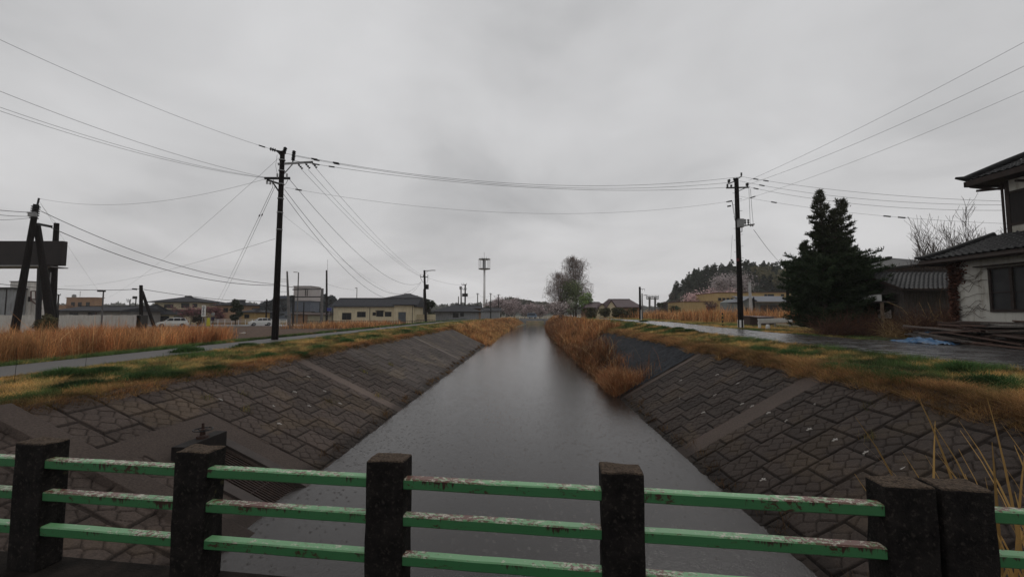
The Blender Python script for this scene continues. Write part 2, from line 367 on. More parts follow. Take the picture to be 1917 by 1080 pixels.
def bank(name, s0, s1, ds, dl, A, B, side, base, strips, extra=None):
    """A top edge (t,z), B water edge (t,z); strips: (s0,s1) plain concrete bands"""
    A = np.array(A); B = np.array(B); D = B - A; L0 = np.hypot(*D); D = D / L0; nrm = np.array([-D[1], D[0]]); nrm = nrm if nrm[1] > 0 else -nrm
    s = np.arange(s0, s1 + ds / 2, ds); L = np.arange(-.06, L0 + .9, dl); Sg, Lg = np.meshgrid(s, L, indexing='ij')
    h, joint_tone, hb = blocks(Sg, Lg, side)
    tone = .78 + .44 * hb; tone = tone * (.25 + .75 * joint_tone) * (.85 + .3 * fbm(Sg * 5, Lg * 5, 2))
    plain = (Lg < .05).astype(float)
    stp = np.zeros_like(Sg)
    for a, b in strips: stp = np.maximum(stp, ((Sg > a) & (Sg < b)).astype(float))
    plain = np.maximum(plain, stp)
    ph = .045 + np.zeros_like(Sg)
    if extra is not None: plain, ph = extra(Sg, Lg, plain, ph)
    h = np.where(plain > 0, ph + .006 * (fbm(Sg * 3, Lg * 3, 3) - .5), h); tone = np.where(plain > 0, .98 + .85 * stp, tone)
    big = fbm(Sg * .5 + 9 * side, Lg * .7, 4)
    tone = tone * (.80 + .5 * (big - .25))
    t = A[0] + D[0] * Lg + nrm[0] * h; z = A[1] + D[1] * Lg + nrm[1] * h
    wet = sstep(L0 - .5, L0 - .1, Lg + .3 * (fbm(Sg * 1.5, Lg, 3) - .5)); tone = tone * (1 - .5 * wet)
    lich = sstep(.56, .70, fbm(Sg * .8 + 40, Lg * .9 + 3 * side, 4)) * (plain == 0)
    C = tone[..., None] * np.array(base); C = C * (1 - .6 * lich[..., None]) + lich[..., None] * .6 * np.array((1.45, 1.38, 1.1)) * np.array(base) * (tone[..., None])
    X, Y = W(Sg, t); V = np.stack([X, Y, z], -1).reshape(-1, 3); a, b = Sg.shape; i = np.arange(a * b).reshape(a, b)
    F = np.stack([i[:-1, :-1], i[:-1, 1:], i[1:, 1:], i[1:, :-1]], -1).reshape(-1, 4)
    if side > 0: F = F[:, ::-1]
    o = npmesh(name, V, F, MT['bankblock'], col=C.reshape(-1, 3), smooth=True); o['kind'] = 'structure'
    return o, (A, D, nrm, L0)
def left_extra(Sg, Lg, plain, ph):
    # smooth apron of the outlet, with one patch of blocks left in it, and a raised band beside it
    ap = (Sg > 7.9) & (Sg < 11.0) & (Lg > 1.85)
    patch = (Sg > 7.95) & (Sg < 8.55) & (Lg > 2.5) & (Lg < 3.7)
    plain = np.where(ap & ~patch, 1.0, plain); band = (Sg > 7.42) & (Sg < 7.95)
    plain = np.where(band, 1.0, plain); ph = np.where(band, .16, ph)
    hole = (Sg > 8.9) & (Sg < 10.0) & (Lg > 3.2); plain = np.where(hole, 1.0, plain); ph = np.where(hole, -.14, ph)
    return plain, ph
LBASE = (.066, .050, .042); RBASE = (.040, .030, .025)
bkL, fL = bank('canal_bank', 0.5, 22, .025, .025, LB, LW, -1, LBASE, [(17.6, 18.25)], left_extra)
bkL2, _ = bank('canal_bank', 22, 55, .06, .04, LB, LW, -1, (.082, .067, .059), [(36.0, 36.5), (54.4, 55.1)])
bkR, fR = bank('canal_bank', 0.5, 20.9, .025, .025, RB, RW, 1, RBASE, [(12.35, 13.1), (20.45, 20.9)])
# dark netted stone slope further along on the right
def dk(s, t):
    n = fbm(s * 6, t * 6, 3)[..., None]; return (.4 + 1.2 * n) * np.array((.025, .027, .031)) 
o = gridmesh('canal_bank', np.arange(20.9, 50, .09), np.linspace(RW[0] - .4, RB[0] - .2, 60), lambda s, t: terr(s, t) + .04 + .09 * fbm(s * 4, t * 4, 3), colmat('netted_stone', .85, .06, .05, 9, var=.6), col=dk)
# white ends of drain pipes in the joints
def pipes(bk, fr, side, spots, n0):
    A, D, nrm, L0 = fr
    for s, L in spots:
        x, y = W(s, A[0] + D[0] * L + nrm[0] * .03); z = A[1] + D[1] * L + nrm[1] * .03
        p = MB(); p.cyl((-D[0] * .05, 0, -D[1] * .05), (D[0] * .09, 0, D[1] * .09 + .012), .024, .024, 10)
        p.box((-D[0] * .02, 0, .012), (.06, .11, .02))
        p.build('drain_pipe', MT['pvc'], bk, loc=(float(x), float(y), float(z)))
rsp = []
for k in range(7): rsp.append((8.0 + .85 * k + .02, 2.33 - .0 * k))
rsp += [(10.6, 3.3), (11.45, 1.4), (9.75, 4.2), (7.2, 3.3), (13.6, 2.4), (15.2, 1.6), (15.3, 2.5), (16.8, 3.3), (17.0, 1.5), (14.5, 3.4), (18.6, 2.5)]
pipes(bkR, fR, 1, rsp, 0)
pipes(bkL, fL, -1, [(13.0, 2.4), (14.2, 3.0), (14.7, 2.1), (12.2, 3.2), (16.0, 2.6), (16.6, 1.5), (19.2, 2.3), (11.9, 1.4), (15.6, 3.5)], 0)

#@@VEG
# ------------------------------------------------------------------ grass, reeds
def visible(x, y, m=1.5): return (y > 1.0) & (np.abs(x) < 1.30 * y + m)
def blades(name, s, t, h, w, col, m='leafy', lean=.35, seg=1, zoff=0.0, label=None, leanv=None, shade=.35):
    x, y = W(s, t); k = visible(x, y); x, y, s, t, h, w, col = x[k], y[k], s[k], t[k], h[k], w[k], col[k]; n = len(x)
    cv = fbm(s * 2.3 + 7, t * 3.1, 2) * .6 + fbm(s * .7 + 31, t * 1.1, 2) * .4; cv = .45 + 1.25 * sstep(.28, .72, cv); col = col * cv[:, None]; h = h * (.75 + .35 * cv)
    if np.ndim(zoff): zoff = zoff[k]
    if np.ndim(lean): lean = lean[k]
    z = terr(s, t) + zoff; a = rng.random(n) * 2 * np.pi; bx, by = np.cos(a), np.sin(a)
    la = rng.random(n) * 2 * np.pi; lx, ly = np.cos(la), np.sin(la); ll = np.abs(rng.normal(0, lean, n)) * h
    lx, ly = lx * ll, ly * ll
    if leanv: lx = lx + leanv[0] * h; ly = ly + leanv[1] * h
    B = np.stack([x, y, z], -1); wd = np.stack([bx * w, by * w, w * 0], -1) * .5
    T = np.stack([x + lx, y + ly, z + h * np.sqrt(np.clip(1 - (lean * .8) ** 2, .3, 1))], -1)
    if seg == 1:
        V = np.stack([B - wd, B + wd, T], 1).reshape(-1, 3); F = np.arange(3 * n).reshape(n, 3)
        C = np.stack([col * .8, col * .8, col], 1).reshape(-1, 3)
    else:
        Mp = B * .5 + T * .5; Mp[:, 2] += .12 * h; Mp[:, :2] -= np.stack([lx, ly], -1) * .15
        V = np.stack([B - wd, B + wd, Mp + wd * .8, Mp - wd * .8, T, T + wd * .3], 1).reshape(-1, 3)
        q = np.arange(n)[:, None] * 6; F = np.concatenate([q + np.array([0, 1, 2, 3]), q + np.array([3, 2, 5, 4])]); 
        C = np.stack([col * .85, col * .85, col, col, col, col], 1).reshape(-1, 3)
    o = npmesh(name, V, F, MT[m], col=C); tag(o, label, kind='stuff'); return o
STRAW = np.array((.50, .31, .11)); GREEN = np.array((.085, .135, .042)); RUST = np.array((.30, .125, .05)); OLIVE = np.array((.27, .235, .085)); PALE = np.array((.58, .42, .22))
def mixc(a, b, f): return a * (1 - f[:, None]) + b * f[:, None]
def verge(name, n, s0, s1, t0, t1, seed, label, rust_edge, greenbias, density_far=1.0):
    u = rng.random(n); s = s0 * (s1 / s0) ** (u ** .8); t = t0 + (t1 - t0) * rng.random(n) + 0
    edge_ = (np.abs(t - rust_edge) < .9); g = fbm(s * .55 + seed, t * .75 + seed, 4); g2 = fbm(s * 2.1 + seed, t * 2.1, 3)
    g5 = fbm(s * 4 + seed, t * 5, 2); gm = sstep(.50 - greenbias, .56 - greenbias, g * .5 + g2 * .3 + g5 * .2)
    c = mixc(np.tile(STRAW, (n, 1)), np.tile(OLIVE, (n, 1)), sstep(.35, .65, g2)); c = mixc(c, np.tile(GREEN, (n, 1)), gm)
    r = sstep(1.3, .2, np.abs(t - rust_edge) + .9 * (g2 - .5)); c = mixc(c, np.tile(RUST, (n, 1)), r * (1 - .6 * gm))
    c = mixc(c, np.tile(PALE, (n, 1)), (rng.random(n) < .12) * (1 - gm) * .8); c = c * (.40 + 1.0 * rng.random((n, 1))); far = np.clip(s / 14, .8, 4)
    h = (.07 + .12 * rng.random(n) + .10 * gm * rng.random(n) + .10 * r * rng.random(n)) * np.clip(far ** .3, .9, 1.4); w = .012 * far
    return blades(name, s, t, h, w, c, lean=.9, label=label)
verge('grass', 210000, 2.5, 130, -14.35, -10.15, 11.0, 'straw coloured grass with green patches on the left bank top', -10.2, -.0)
verge('grass', 200000, 2.5, 130, 8.75, 11.7, 31.0, 'brown and green grass strip between right bank and wet road', 8.9, .02)
def edge_grass(name, n, te, sg, label, h0, h1, smax):
    s = 2.5 * (smax / 2.5) ** (rng.random(n) ** .8); g = fbm(s * 1.4 + 60, s * 0 + te, 3); t = te + sg * (rng.random(n) * .75 - .18 - .65 * np.clip(g - .35, 0, .4) - .12 * rng.random(n)); c = mixc(np.tile(np.array((.23, .125, .062)), (n, 1)), np.tile(STRAW * .75, (n, 1)), rng.random(n) ** 1.5) * (.45 + .9 * rng.random((n, 1)))
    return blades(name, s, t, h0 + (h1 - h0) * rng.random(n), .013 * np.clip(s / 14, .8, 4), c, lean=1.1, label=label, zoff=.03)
edge_grass('grass', 56000, RB[0] - .02, 1.25, 'orange brown dead grass hanging over the top edge of the right bank', .14, .40, 50)
edge_grass('grass', 50000, LB[0], -1, 'orange brown dead grass along the top edge of the left bank', .07, .20, 90)
# thin grass beyond path and road
verge('grass', 60000, 12, 130, -19.6, -17.4, 51.0, 'low green grass between gravel path and reed field', -30, .16)
def far_verge(n, label):
    s = 20 * (150 / 20) ** rng.random(n); t = road_far(s) - .1 + rng.random(n) ** 1.5 * 7
    g = fbm(s * .4 + 5, t * .6, 4); c = mixc(np.tile(OLIVE * 1.1, (n, 1)), np.tile(GREEN, (n, 1)), sstep(.48, .6, g)); c = mixc(c, np.tile(STRAW * .9, (n, 1)), sstep(.5, .38, g))
    c = c * (.6 + .8 * rng.random((n, 1))); return blades('grass', s, t, .06 + .14 * rng.random(n), .012 * np.clip(s / 14, 1, 4), c, lean=.9, label=label)
far_verge(70000, 'mixed green and straw grass beyond the wet road')

# broad green weed clumps in the verges
def clumps(n, spots, label, rad=.5, hh=.28):
    cs = np.array(spots); k = rng.integers(0, len(cs), n); r = rad * np.abs(rng.normal(0, .42, n)); a = rng.random(n) * 6.28
    s = cs[k, 0] + r * np.cos(a) * 1.5; t = cs[k, 1] + r * np.sin(a); h = hh * np.exp(-(r / rad) ** 2) * (.4 + .8 * rng.random(n)) + .04
    c = np.tile(np.array((.045, .085, .028)), (n, 1)) * (.6 + .9 * rng.random((n, 1)))
    return blades('weed_patch', s, t, h, .035 * np.clip(s / 14, 1, 3), c, lean=.8, label=label)
def GS(px, py, z): g = G(px, py, z); a, b = ST(g.x, g.y); return float(a), float(b)
ls = [GS(px, py, -.25) for px, py in ((120, 708), (190, 702), (150, 722), (350, 664), (460, 655), (270, 706), (320, 703), (400, 690), (560, 663), (500, 668), (600, 652), (650, 641), (700, 632), (760, 622))]
clumps(26000, ls, 'dark green weed clumps in the left verge', .6, .22)
rs = [GS(px, py, .1) for px, py in ((1560, 680), (1600, 685), (1640, 690), (1690, 700), (1660, 695), (1480, 662), (1290, 628), (1270, 625), (1205, 612), (1110, 603), (1800, 700), (1850, 715), (1430, 655))]
clumps(20000, rs, 'dark green weed clumps in the right verge', .55, .22)

# reeds: tall dry stalks
def reeds(name, n, s, t, hlo, hhi, label, lean=.5, dark=.0, wk=.011, seg=2, zoff=0, cols=(np.array((.33, .125, .052)), np.array((.50, .26, .11)))):
    g = fbm(s * .45 + 3, t * .6 + 8, 4); g3 = fbm(s * .9, t * 1.2, 3); c = mixc(np.tile(cols[0], (n, 1)), np.tile(cols[1], (n, 1)), np.clip(sstep(.42, .60, g) * .75 + .55 * rng.random(n) ** 3, 0, 1)); c = mixc(c, np.tile(PALE, (n, 1)), (rng.random(n) < .10) * .8)
    c = c * (.40 + 1.0 * rng.random((n, 1))) * (1 - dark); h = hlo + (hhi - hlo) * (.10 + .75 * sstep(.25, .75, g3) * rng.random(n) ** .6 + .30 * rng.random(n) ** 4)
    far = np.clip(s / 14, .8, 5); tg = rng.random(n) < .45; zo = np.where(tg, rng.random(n) * .65 * h, 0) + zoff; h = np.where(tg, h * .42, h); ln = np.where(tg, 1.1, .30 + .25 * rng.random(n)) * lean / .5; return blades(name, s, t, h, wk * far * np.where(tg, .9, 1), c, lean=ln, seg=seg, zoff=zo, label=label)
n = 90000; u = rng.random(n)
s = 8 + 38 * u ** 1.3; t = -19.3 - rng.random(n) ** 1.5 * (8 + .5 * s)
x, y = W(s, t); keep = (x / y * FPX + 958.5 < 424 + 12 * rng.normal(size=n)); s, t = s[keep], t[keep]
hs = np.interp(s, [10, 16, 22, 40], [1.0, .95, .74, .62])
reeds('reeds', len(s), s, t, .55 * hs, 2.0 * hs, 'tall rust and straw coloured dry reeds filling the field on the left', seg=2)
n = 46000; s = 21.3 + 100 * rng.random(n) ** 1.6; t = RW[0] - .35 + np.abs(rng.normal(0, .75, n)) * (1 + np.clip((s - 25) / 30, 0, 1.6)); cl_ = fbm(s * .45 + 70, t * .5, 3); kk = rng.random(n) < .35 + .65 * sstep(.36, .58, cl_); s, t, cl_ = s[kk], t[kk], cl_[kk]; n = len(s); s = s + .2 * rng.normal(size=n)
reeds('reeds', n, s, t, .30, (.5 + 1.7 * np.clip(cl_ - .25, 0, .5) / .5) * np.interp(s, [21, 27, 40], [.75, .9, 1.2]), 'dense brown reeds along the right water edge', dark=.12, lean=.7, cols=(RUST * .55, np.array((.30, .135, .06))))
n = 34000; s = 55 + 110 * rng.random(n) ** 1.4; t = LB[0] - .2 + rng.random(n) * (abs(LB[0] - LW[0]) + 1.0)
reeds('reeds', n, s, t, .2, .9, 'straw coloured grass on the far left canal bank', cols=(np.array((.34, .15, .06)), np.array((.50, .30, .12))))
n = 26000; s = 44 + 120 * rng.random(n) ** 1.4; t = RW[0] + rng.random(n) * (abs(RB[0] - RW[0]) + 1.0)
reeds('reeds', n, s, t, .4, 1.4, 'rusty reeds covering the far right canal bank', cols=(RUST * 1.0, np.array((.44, .23, .09))))
n = 46000; s = 44 + 110 * rng.random(n) ** 1.3; t = 19.0 + rng.random(n) * (6 + .7 * s) - .0 * s
reeds('reeds', n, s, t, .7, 1.9, 'rust coloured dry reeds in the field beyond the road', cols=(RUST * 1.1, np.array((.46, .24, .10))))
n = 5000; s = 58 + 18 * rng.random(n); t = -22 - rng.random(n) * 14
reeds('reeds', n, s, t, .5, 1.3, 'low orange brush in front of the cream bungalow', cols=(RUST * 1.2, np.array((.46, .25, .11))))
# reeds just past the railing on the right
n = 520; s = 2.6 + 1.7 * rng.random(n); t = 2.9 + 2.2 * rng.random(n)
c = np.tile(PALE * .8, (n, 1)) * (.4 + .8 * rng.random((n, 1)))
def near_stalks():
    V = []; F = []; C = []
    for i in range(190):
        sx = 2.35 + .9 * rng.random(); big = i < 74
        tx = (3.2 if big else 3.25) + (1.1 if big else 1.6) * rng.random(); x0, y0 = W(sx * .9 + .1, tx * .86); z0 = -1.6 + .2 * rng.random()
        hgt = (2.2 + .65 * rng.random()) if big else (1.35 + .6 * rng.random()); lx = rng.normal(-.22, .16) * hgt * .6; ly = rng.normal(.0, .12) * hgt; w = .005 + .008 * rng.random()
        c = PALE * (.35 + .55 * rng.random()) * np.array((1, .86, .6)); a = rng.random() * 3.14; k = len(V); nseg = 9
        for j in range(nseg + 1):
            u = j / nseg; ww = w * (1 - u ** 2 * .85) * (1.5 if .5 < u < .95 else 1); cx_ = x0 + lx * u ** 2.2; cy_ = y0 + ly * u ** 2; cz = z0 + hgt * (u - .12 * u ** 3)
            V += [(cx_ - ww * math.cos(a), cy_ - ww * math.sin(a), cz), (cx_ + ww * math.cos(a), cy_ + ww * math.sin(a), cz + .003)]; C += [c, c]
        F += [(k + 2 * j, k + 2 * j + 1, k + 2 * j + 3, k + 2 * j + 2) for j in range(nseg)]
        if not big:
            for _ in range(3):       # drooping dead leaves
                u0 = .3 + .5 * rng.random(); bx, by, bz = x0 + lx * u0 ** 2.2, y0 + ly * u0 ** 2, z0 + hgt * (u0 - .12 * u0 ** 3); dx, dy = rng.normal(0, .16), rng.normal(0, .1); k = len(V)
                for j in range(6):
                    u = j / 5; V += [(bx + dx * u, by + dy * u, bz + .12 * u - .32 * u * u), (bx + dx * u, by + dy * u + .003, bz + .12 * u - .32 * u * u + .018 * (1 - u))]; C += [c * 1.1, c * 1.1]
                F += [(k + 2 * j, k + 2 * j + 1, k + 2 * j + 3, k + 2 * j + 2) for j in range(5)]
    o = npmesh('reeds', V, F, MT['leafy'], col=np.array(C)); tag(o, 'tall pale dry reed stalks just beyond the railing on the right', kind='stuff')
near_stalks()
# dead tufts hanging at the water line and in block joints
def tufts(name, spots, nb, h, label, cols):
    s = np.concatenate([np.full(nb, a) + rng.normal(0, .10 + .0 * a, nb) for a, b in spots]); t = np.concatenate([np.full(nb, b) + rng.normal(0, .09, nb) for a, b in spots]); n = len(s)
    c = mixc(np.tile(cols[0], (n, 1)), np.tile(cols[1], (n, 1)), rng.random(n)) * (.5 + .8 * rng.random((n, 1)))
    return blades(name, s, t, h * (.4 + .8 * rng.random(n)), .008 * np.clip(s / 12, .9, 3), c, lean=.8, zoff=.05, label=label)
tufts('tufts', [(a, RW[0] + .12 + .1 * b) for a, b in zip(np.concatenate([np.linspace(5, 20, 26)]) + rng.normal(0, .3, 26), rng.normal(0, 1, 26))], 36, .22, 'small dead tufts along the right water line', (RUST * .3, STRAW * .3))
tufts('tufts', [(a, LW[0] - .12 + .1 * b) for a, b in zip(np.linspace(11, 54, 40) + rng.normal(0, .5, 40), rng.normal(0, 1, 40))], 40, .25, 'small dead tufts along the left water line', (RUST * .35, STRAW * .35))
tufts('tufts', [(12.8, -8.9), (11.6, -9.2), (12.0, -8.3), (20.5, -8.2), (24, -8), (15.3, -7.4), (18.2, -6.6), (7.0, 6.3), (9.2, 7.4), (10.2, 8.2), (6.0, 5.6)], 60, .2, 'isolated small weeds rooted in the block joints', (GREEN, STRAW * .6))
#@@P2

# ------------------------------------------------------------------ bridge and railing
TH = math.atan(.129)
mp_, t_, b_ = newmat('weathered_concrete_post'); tcn = t_.nodes.new('ShaderNodeTexCoord'); v_ = tcn.outputs['Object']
geo = t_.nodes.new('ShaderNodeNewGeometry'); sx_ = t_.nodes.new('ShaderNodeSeparateXYZ'); t_.links.new(geo.outputs['True Normal'], sx_.inputs[0])
fa = noise_node(t_, v_, 9, 6, .7); fb = noise_node(t_, v_, 90, 4, .7); fc = noise_node(t_, v_, 5.5, 2, .5)
cc = tmix(t_, ramp(t_, fa, [(.35, (0, 0, 0)), (.75, (1, 1, 1))]), (.006, .0055, .0055), (.028, .024, .022))
fd = noise_node(t_, v_, 55, 3, .6); cc = tmix(t_, ramp(t_, fd, [(.56, (0, 0, 0)), (.70, (.55, .55, .55))]), cc, (.07, .059, .051))
vo = t_.nodes.new('ShaderNodeTexVoronoi'); vo.inputs['Scale'].default_value = 7; t_.links.new(v_, vo.inputs['Vector'])
sp_ = tmath(t_, 'MULTIPLY', ramp(t_, vo.outputs['Distance'], [(.10, (1, 1, 1)), (.16, (0, 0, 0))]), ramp(t_, fc, [(.52, (0, 0, 0)), (.58, (.8, .8, .8))]))
cc = tmix(t_, sp_, cc, (.12, .11, .05))
up = ramp(t_, sx_.outputs[2], [(.4, (0, 0, 0)), (.8, (1, 1, 1))])
cc = tmix(t_, up, cc, tmix(t_, ramp(t_, fb, [(.35, (0, 0, 0)), (.65, (1, 1, 1))]), (.022, .015, .011), (.13, .095, .068)))
t_.links.new(cc, b_.inputs['Base Color']); b_.inputs['Roughness'].default_value = .85; b_.inputs['Specular IOR Level'].default_value = .12; bump(t_, b_, fb, .014)
MT['post'] = mp_
mr_, t_, b_ = newmat('peeling_green_paint'); tcn = t_.nodes.new('ShaderNodeTexCoord'); v_ = tcn.outputs['Object']
geo = t_.nodes.new('ShaderNodeNewGeometry'); sx_ = t_.nodes.new('ShaderNodeSeparateXYZ'); t_.links.new(geo.outputs['True Normal'], sx_.inputs[0])
oi = t_.nodes.new('ShaderNodeObjectInfo'); va = t_.nodes.new('ShaderNodeVectorMath'); va.operation = 'ADD'; cmb = t_.nodes.new('ShaderNodeCombineXYZ')
t_.links.new(tmath(t_, 'MULTIPLY', oi.outputs['Random'], 37.0), cmb.inputs[0]); t_.links.new(v_, va.inputs[0]); t_.links.new(cmb.outputs[0], va.inputs[1]); v_ = va.outputs[0]
up = ramp(t_, sx_.outputs[2], [(.4, (0, 0, 0)), (.8, (1, 1, 1))])
big = noise_node(t_, v_, 1.6, 3, .5)
mpa = t_.nodes.new('ShaderNodeMapping'); mpa.inputs['Scale'].default_value = (1, 1.4, 1.4); t_.links.new(v_, mpa.inputs[0])
pe = noise_node(t_, mpa.outputs[0], 26, 6, .72, .6); pe2 = noise_node(t_, mpa.outputs[0], 42, 5, .7, .3)
sc_ = t_.nodes.new('ShaderNodeMapping'); sc_.inputs['Scale'].default_value = (1, .3, .10); t_.links.new(v_, sc_.inputs[0])
dr = noise_node(t_, sc_.outputs[0], 60, 5, .7, .4)
green = tmix(t_, noise_node(t_, v_, 4, 4, .6), (.030, .125, .045), (.046, .165, .065))
topc = tmix(t_, ramp(t_, tmath(t_, 'ADD', tmath(t_, 'MULTIPLY', pe, .65), tmath(t_, 'MULTIPLY', big, .35)), [(.52, (0, 0, 0)), (.545, (1, 1, 1))]), (.13, .31, .14), (.44, .42, .34))
topc = tmix(t_, ramp(t_, tmath(t_, 'ADD', tmath(t_, 'MULTIPLY', pe2, .6), tmath(t_, 'MULTIPLY', big, .4)), [(.52, (0, 0, 0)), (.545, (1, 1, 1))]), topc, (.115, .040, .026))
sg = t_.nodes.new('ShaderNodeSeparateXYZ'); t_.links.new(tcn.outputs['Generated'], sg.inputs[0]); md_ = noise_node(t_, v_, 3.3, 3, .5)
rs_ = ramp(t_, tmath(t_, 'ADD', tmath(t_, 'ADD', tmath(t_, 'MULTIPLY', dr, .42), tmath(t_, 'MULTIPLY', md_, .46)), tmath(t_, 'MULTIPLY', sg.outputs[2], .13)), [(.575, (0, 0, 0)), (.59, (1, 1, 1))])
rs2 = ramp(t_, tmath(t_, 'ADD', tmath(t_, 'MULTIPLY', pe, .6), tmath(t_, 'MULTIPLY', noise_node(t_, v_, 3.1, 2, .5), .4)), [(.575, (0, 0, 0)), (.59, (1, 1, 1))])
side = tmix(t_, rs_, green, (.032, .014, .010)); side = tmix(t_, rs2, side, (.045, .017, .011))
cc = tmix(t_, up, side, topc); t_.links.new(cc, b_.inputs['Base Color']); b_.inputs['Roughness'].default_value = .42
bump(t_, b_, pe, .0015)
MT['rail'] = mr_
ORG = (-2.856, 2.455)
def rl(x): return (x - ORG[0]) / math.cos(TH)          # local distance along the railing
rail1 = thing('bridge_railing', 'old bridge railing of black mossy concrete posts joined by three peeling green rails', 'railing', (ORG[0], ORG[1], .11), -TH)
rail2 = thing('bridge_railing', 'next railing section on the far right, its black post standing tight against the long one', 'railing', (ORG[0], ORG[1], .11), -TH)
def post(parent, x, hh=.724):
    bm = bmesh.new(); bmesh.ops.create_cube(bm, size=1); bmesh.ops.scale(bm, vec=(.205, .135, hh), verts=bm.verts)
    bmesh.ops.bevel(bm, geom=[e_ for e_ in bm.edges], offset=.014, segments=3, affect='EDGES', profile=.6)
    bmesh.ops.subdivide_edges(bm, edges=[e_ for e_ in bm.edges if e_.calc_length() > .1], cuts=6, use_grid_fill=True)
    for v in bm.verts:
        k = fbm(np.array(v.co.x * 9 + x * 5), np.array(v.co.z * 7 + v.co.y * 13), 3) - .5; v.co += v.co.normalized() * float(k) * .020
    me = bpy.data.meshes.new('post'); bm.to_mesh(me); bm.free(); o = link('post', me, MT['post'], parent); o.location = (rl(x), .0675, hh / 2); return o
px_ = [-3.97, -2.856, -1.793, -.667, .535, 1.775]
for x in px_: post(rail1, x)
for x in (2.0, 3.15): post(rail2, x, .722)
def rails(parent, xs):
    for i in range(len(xs) - 1):
        for zt, dz in ((.635, 0), (.448, .002), (.255, -.002)):
            x0, x1 = rl(xs[i]) + .095, rl(xs[i + 1]) - .095
            n_ = 28; V = []; F = []
            for k in range(n_ + 1):
                x = x0 + (x1 - x0) * k / n_; w1 = .0035 * float(fbm(np.array(x * 6.0), np.array(zt * 31 + i), 3) - .5); w2 = .0035 * float(fbm(np.array(x * 7.0 + 50), np.array(zt * 17 + i), 3) - .5); c_ = .006
                for (a, b) in ((-.028, -.027 + c_), (-.028, .027 - c_), (-.028 + c_, .027), (.028 - c_, .027), (.028, .027 - c_), (.028, -.027 + c_), (.028 - c_, -.027), (-.028 + c_, -.027)): V.append((x, .038 + a + w1, zt - .027 + dz + b + w2))
            F = [(k * 8 + j, k * 8 + (j + 1) % 8, (k + 1) * 8 + (j + 1) % 8, (k + 1) * 8 + j) for k in range(n_) for j in range(8)] + [tuple(range(7, -1, -1)), tuple(range(n_ * 8, n_ * 8 + 8))]
            m = MB(); m.add(V, F); m.build('rail', MT['rail'], parent)
rails(rail1, px_); rails(rail2, [2.0, 3.15, 4.3])
br = thing('bridge', 'dark concrete deck and kerb of the bridge carrying the railing', 'bridge', (ORG[0], ORG[1], 0), -TH)
deck = pmat('bridge_concrete', (.026, .021, .018), (.010, .009, .008), 7, .9, .012, bscale=60, spec=.06)
m = MB(); m.b2(-14, 22, -9, -.12, -.5, 0); m.build('deck', deck, br)
m = MB(); m.b2(-14, 22, -.118, .17, -.48, .11); m.build('kerb', deck, br, bevel=.015)
for a, b in ((-9.0, -4.4), (7.6, 14)):
    m = MB(); m.b2(a, b, -9, .05, -3.4, -.5 if a > 0 else -.55); m.build('abutment', deck, br)

# ------------------------------------------------------------------ drain outlet on the left bank
A, D, nrm, L0 = fL
def bp(s, L, h=0):
    t = A[0] + D[0] * L + nrm[0] * h; x, y = W(s, t); return Vector((float(x), float(y), float(A[1] + D[1] * L + nrm[1] * h)))
mc = pmat('outlet_concrete', (.058, .046, .041), (.04, .032, .029), 3, .7, .006, bscale=40); mdk = pmat('black_mossy_concrete', (.026, .022, .02), (.014, .012, .012), 6, .8, .008)
ob = bp(9.4, 3.1); outl = thing('drain_outlet', 'dark concrete drain outlet with grating and rusty valve wheel on the left bank', 'outlet', ob)
def wb(mb, name, m, parent, **k):
    l = parent.matrix_local.translation if parent.parent is None else Vector((0, 0, 0))
    L = Vector(parent.location); mb.v = [tuple(Vector(v) - L) for v in mb.v]; return mb.build(name, m, parent, **k)
def slab(mb, s0, s1, L0_, L1_, h0, h1):
    vs = [bp(s, L, h) for h in (h0, h1) for s, L in ((s0, L0_), (s1, L0_), (s1, L1_), (s0, L1_))]
    return mb.add(vs, [(0, 1, 2, 3), (7, 6, 5, 4), (0, 4, 5, 1), (1, 5, 6, 2), (2, 6, 7, 3), (3, 7, 4, 0)])
m = MB(); x, y, z = bp(9.4, 3.1); zt = z + .40
vs = []
for zz in (z - .3, zt): vs += [Vector((*bp(s, L)[:2], zz)) for s, L in ((8.75, 2.92), (10.0, 2.92), (10.0, 3.26), (8.75, 3.26))]
m.add(vs, [(0, 1, 2, 3), (7, 6, 5, 4), (0, 4, 5, 1), (1, 5, 6, 2), (2, 6, 7, 3), (3, 7, 4, 0)]); wb(m, 'headwall', mdk, outl, bevel=.012)
m = MB(); slab(m, 10.0, 10.28, 2.7, 5.7, -.4, .11); wb(m, 'side_wall', mc, outl, bevel=.01)
m = MB(); slab(m, 8.62, 8.9, 3.265, 5.2, -.4, .10); wb(m, 'side_wall', mc, outl, bevel=.01)
m = MB()
for i in range(14): s_ = 8.95 + i * .077; m.bar(bp(s_, 3.3, .0), bp(s_, 5.3, -.02), .022, .03)
for L_ in (3.5, 4.1, 4.7, 5.25): m.bar(bp(8.91, L_, -.02), bp(9.99, L_, -.02), .03, .03)
wb(m, 'grating', pmat('rusty_bar', (.05, .03, .024), (.025, .018, .016), 8, .7), outl)
c0 = Vector((*bp(9.42, 3.09)[:2], zt)); m = MB(); m.lathe(c0, [(.13, 0), (.12, .05), (.06, .07), (.05, .16), (.07, .17), (.07, .20), (.03, .21), (.025, .34)], 12)
v_b = wb(m, 'valve', pmat('rusty_iron', (.06, .032, .024), (.03, .02, .018), 9, .7), outl)
m = MB(); R_ = .19; pts = [c0 + Vector((R_ * math.cos(a), R_ * math.sin(a), .19)) for a in (i * math.pi / 8 for i in range(17))]; m.tube(pts, .014, 5)
for a in (0, 1.57, 3.14, 4.71): m.cyl(c0 + Vector((0, 0, .19)), c0 + Vector((R_ * math.cos(a), R_ * math.sin(a), .19)), .010, n=5)
wb(m, 'hand_wheel', MT['dark'], outl)

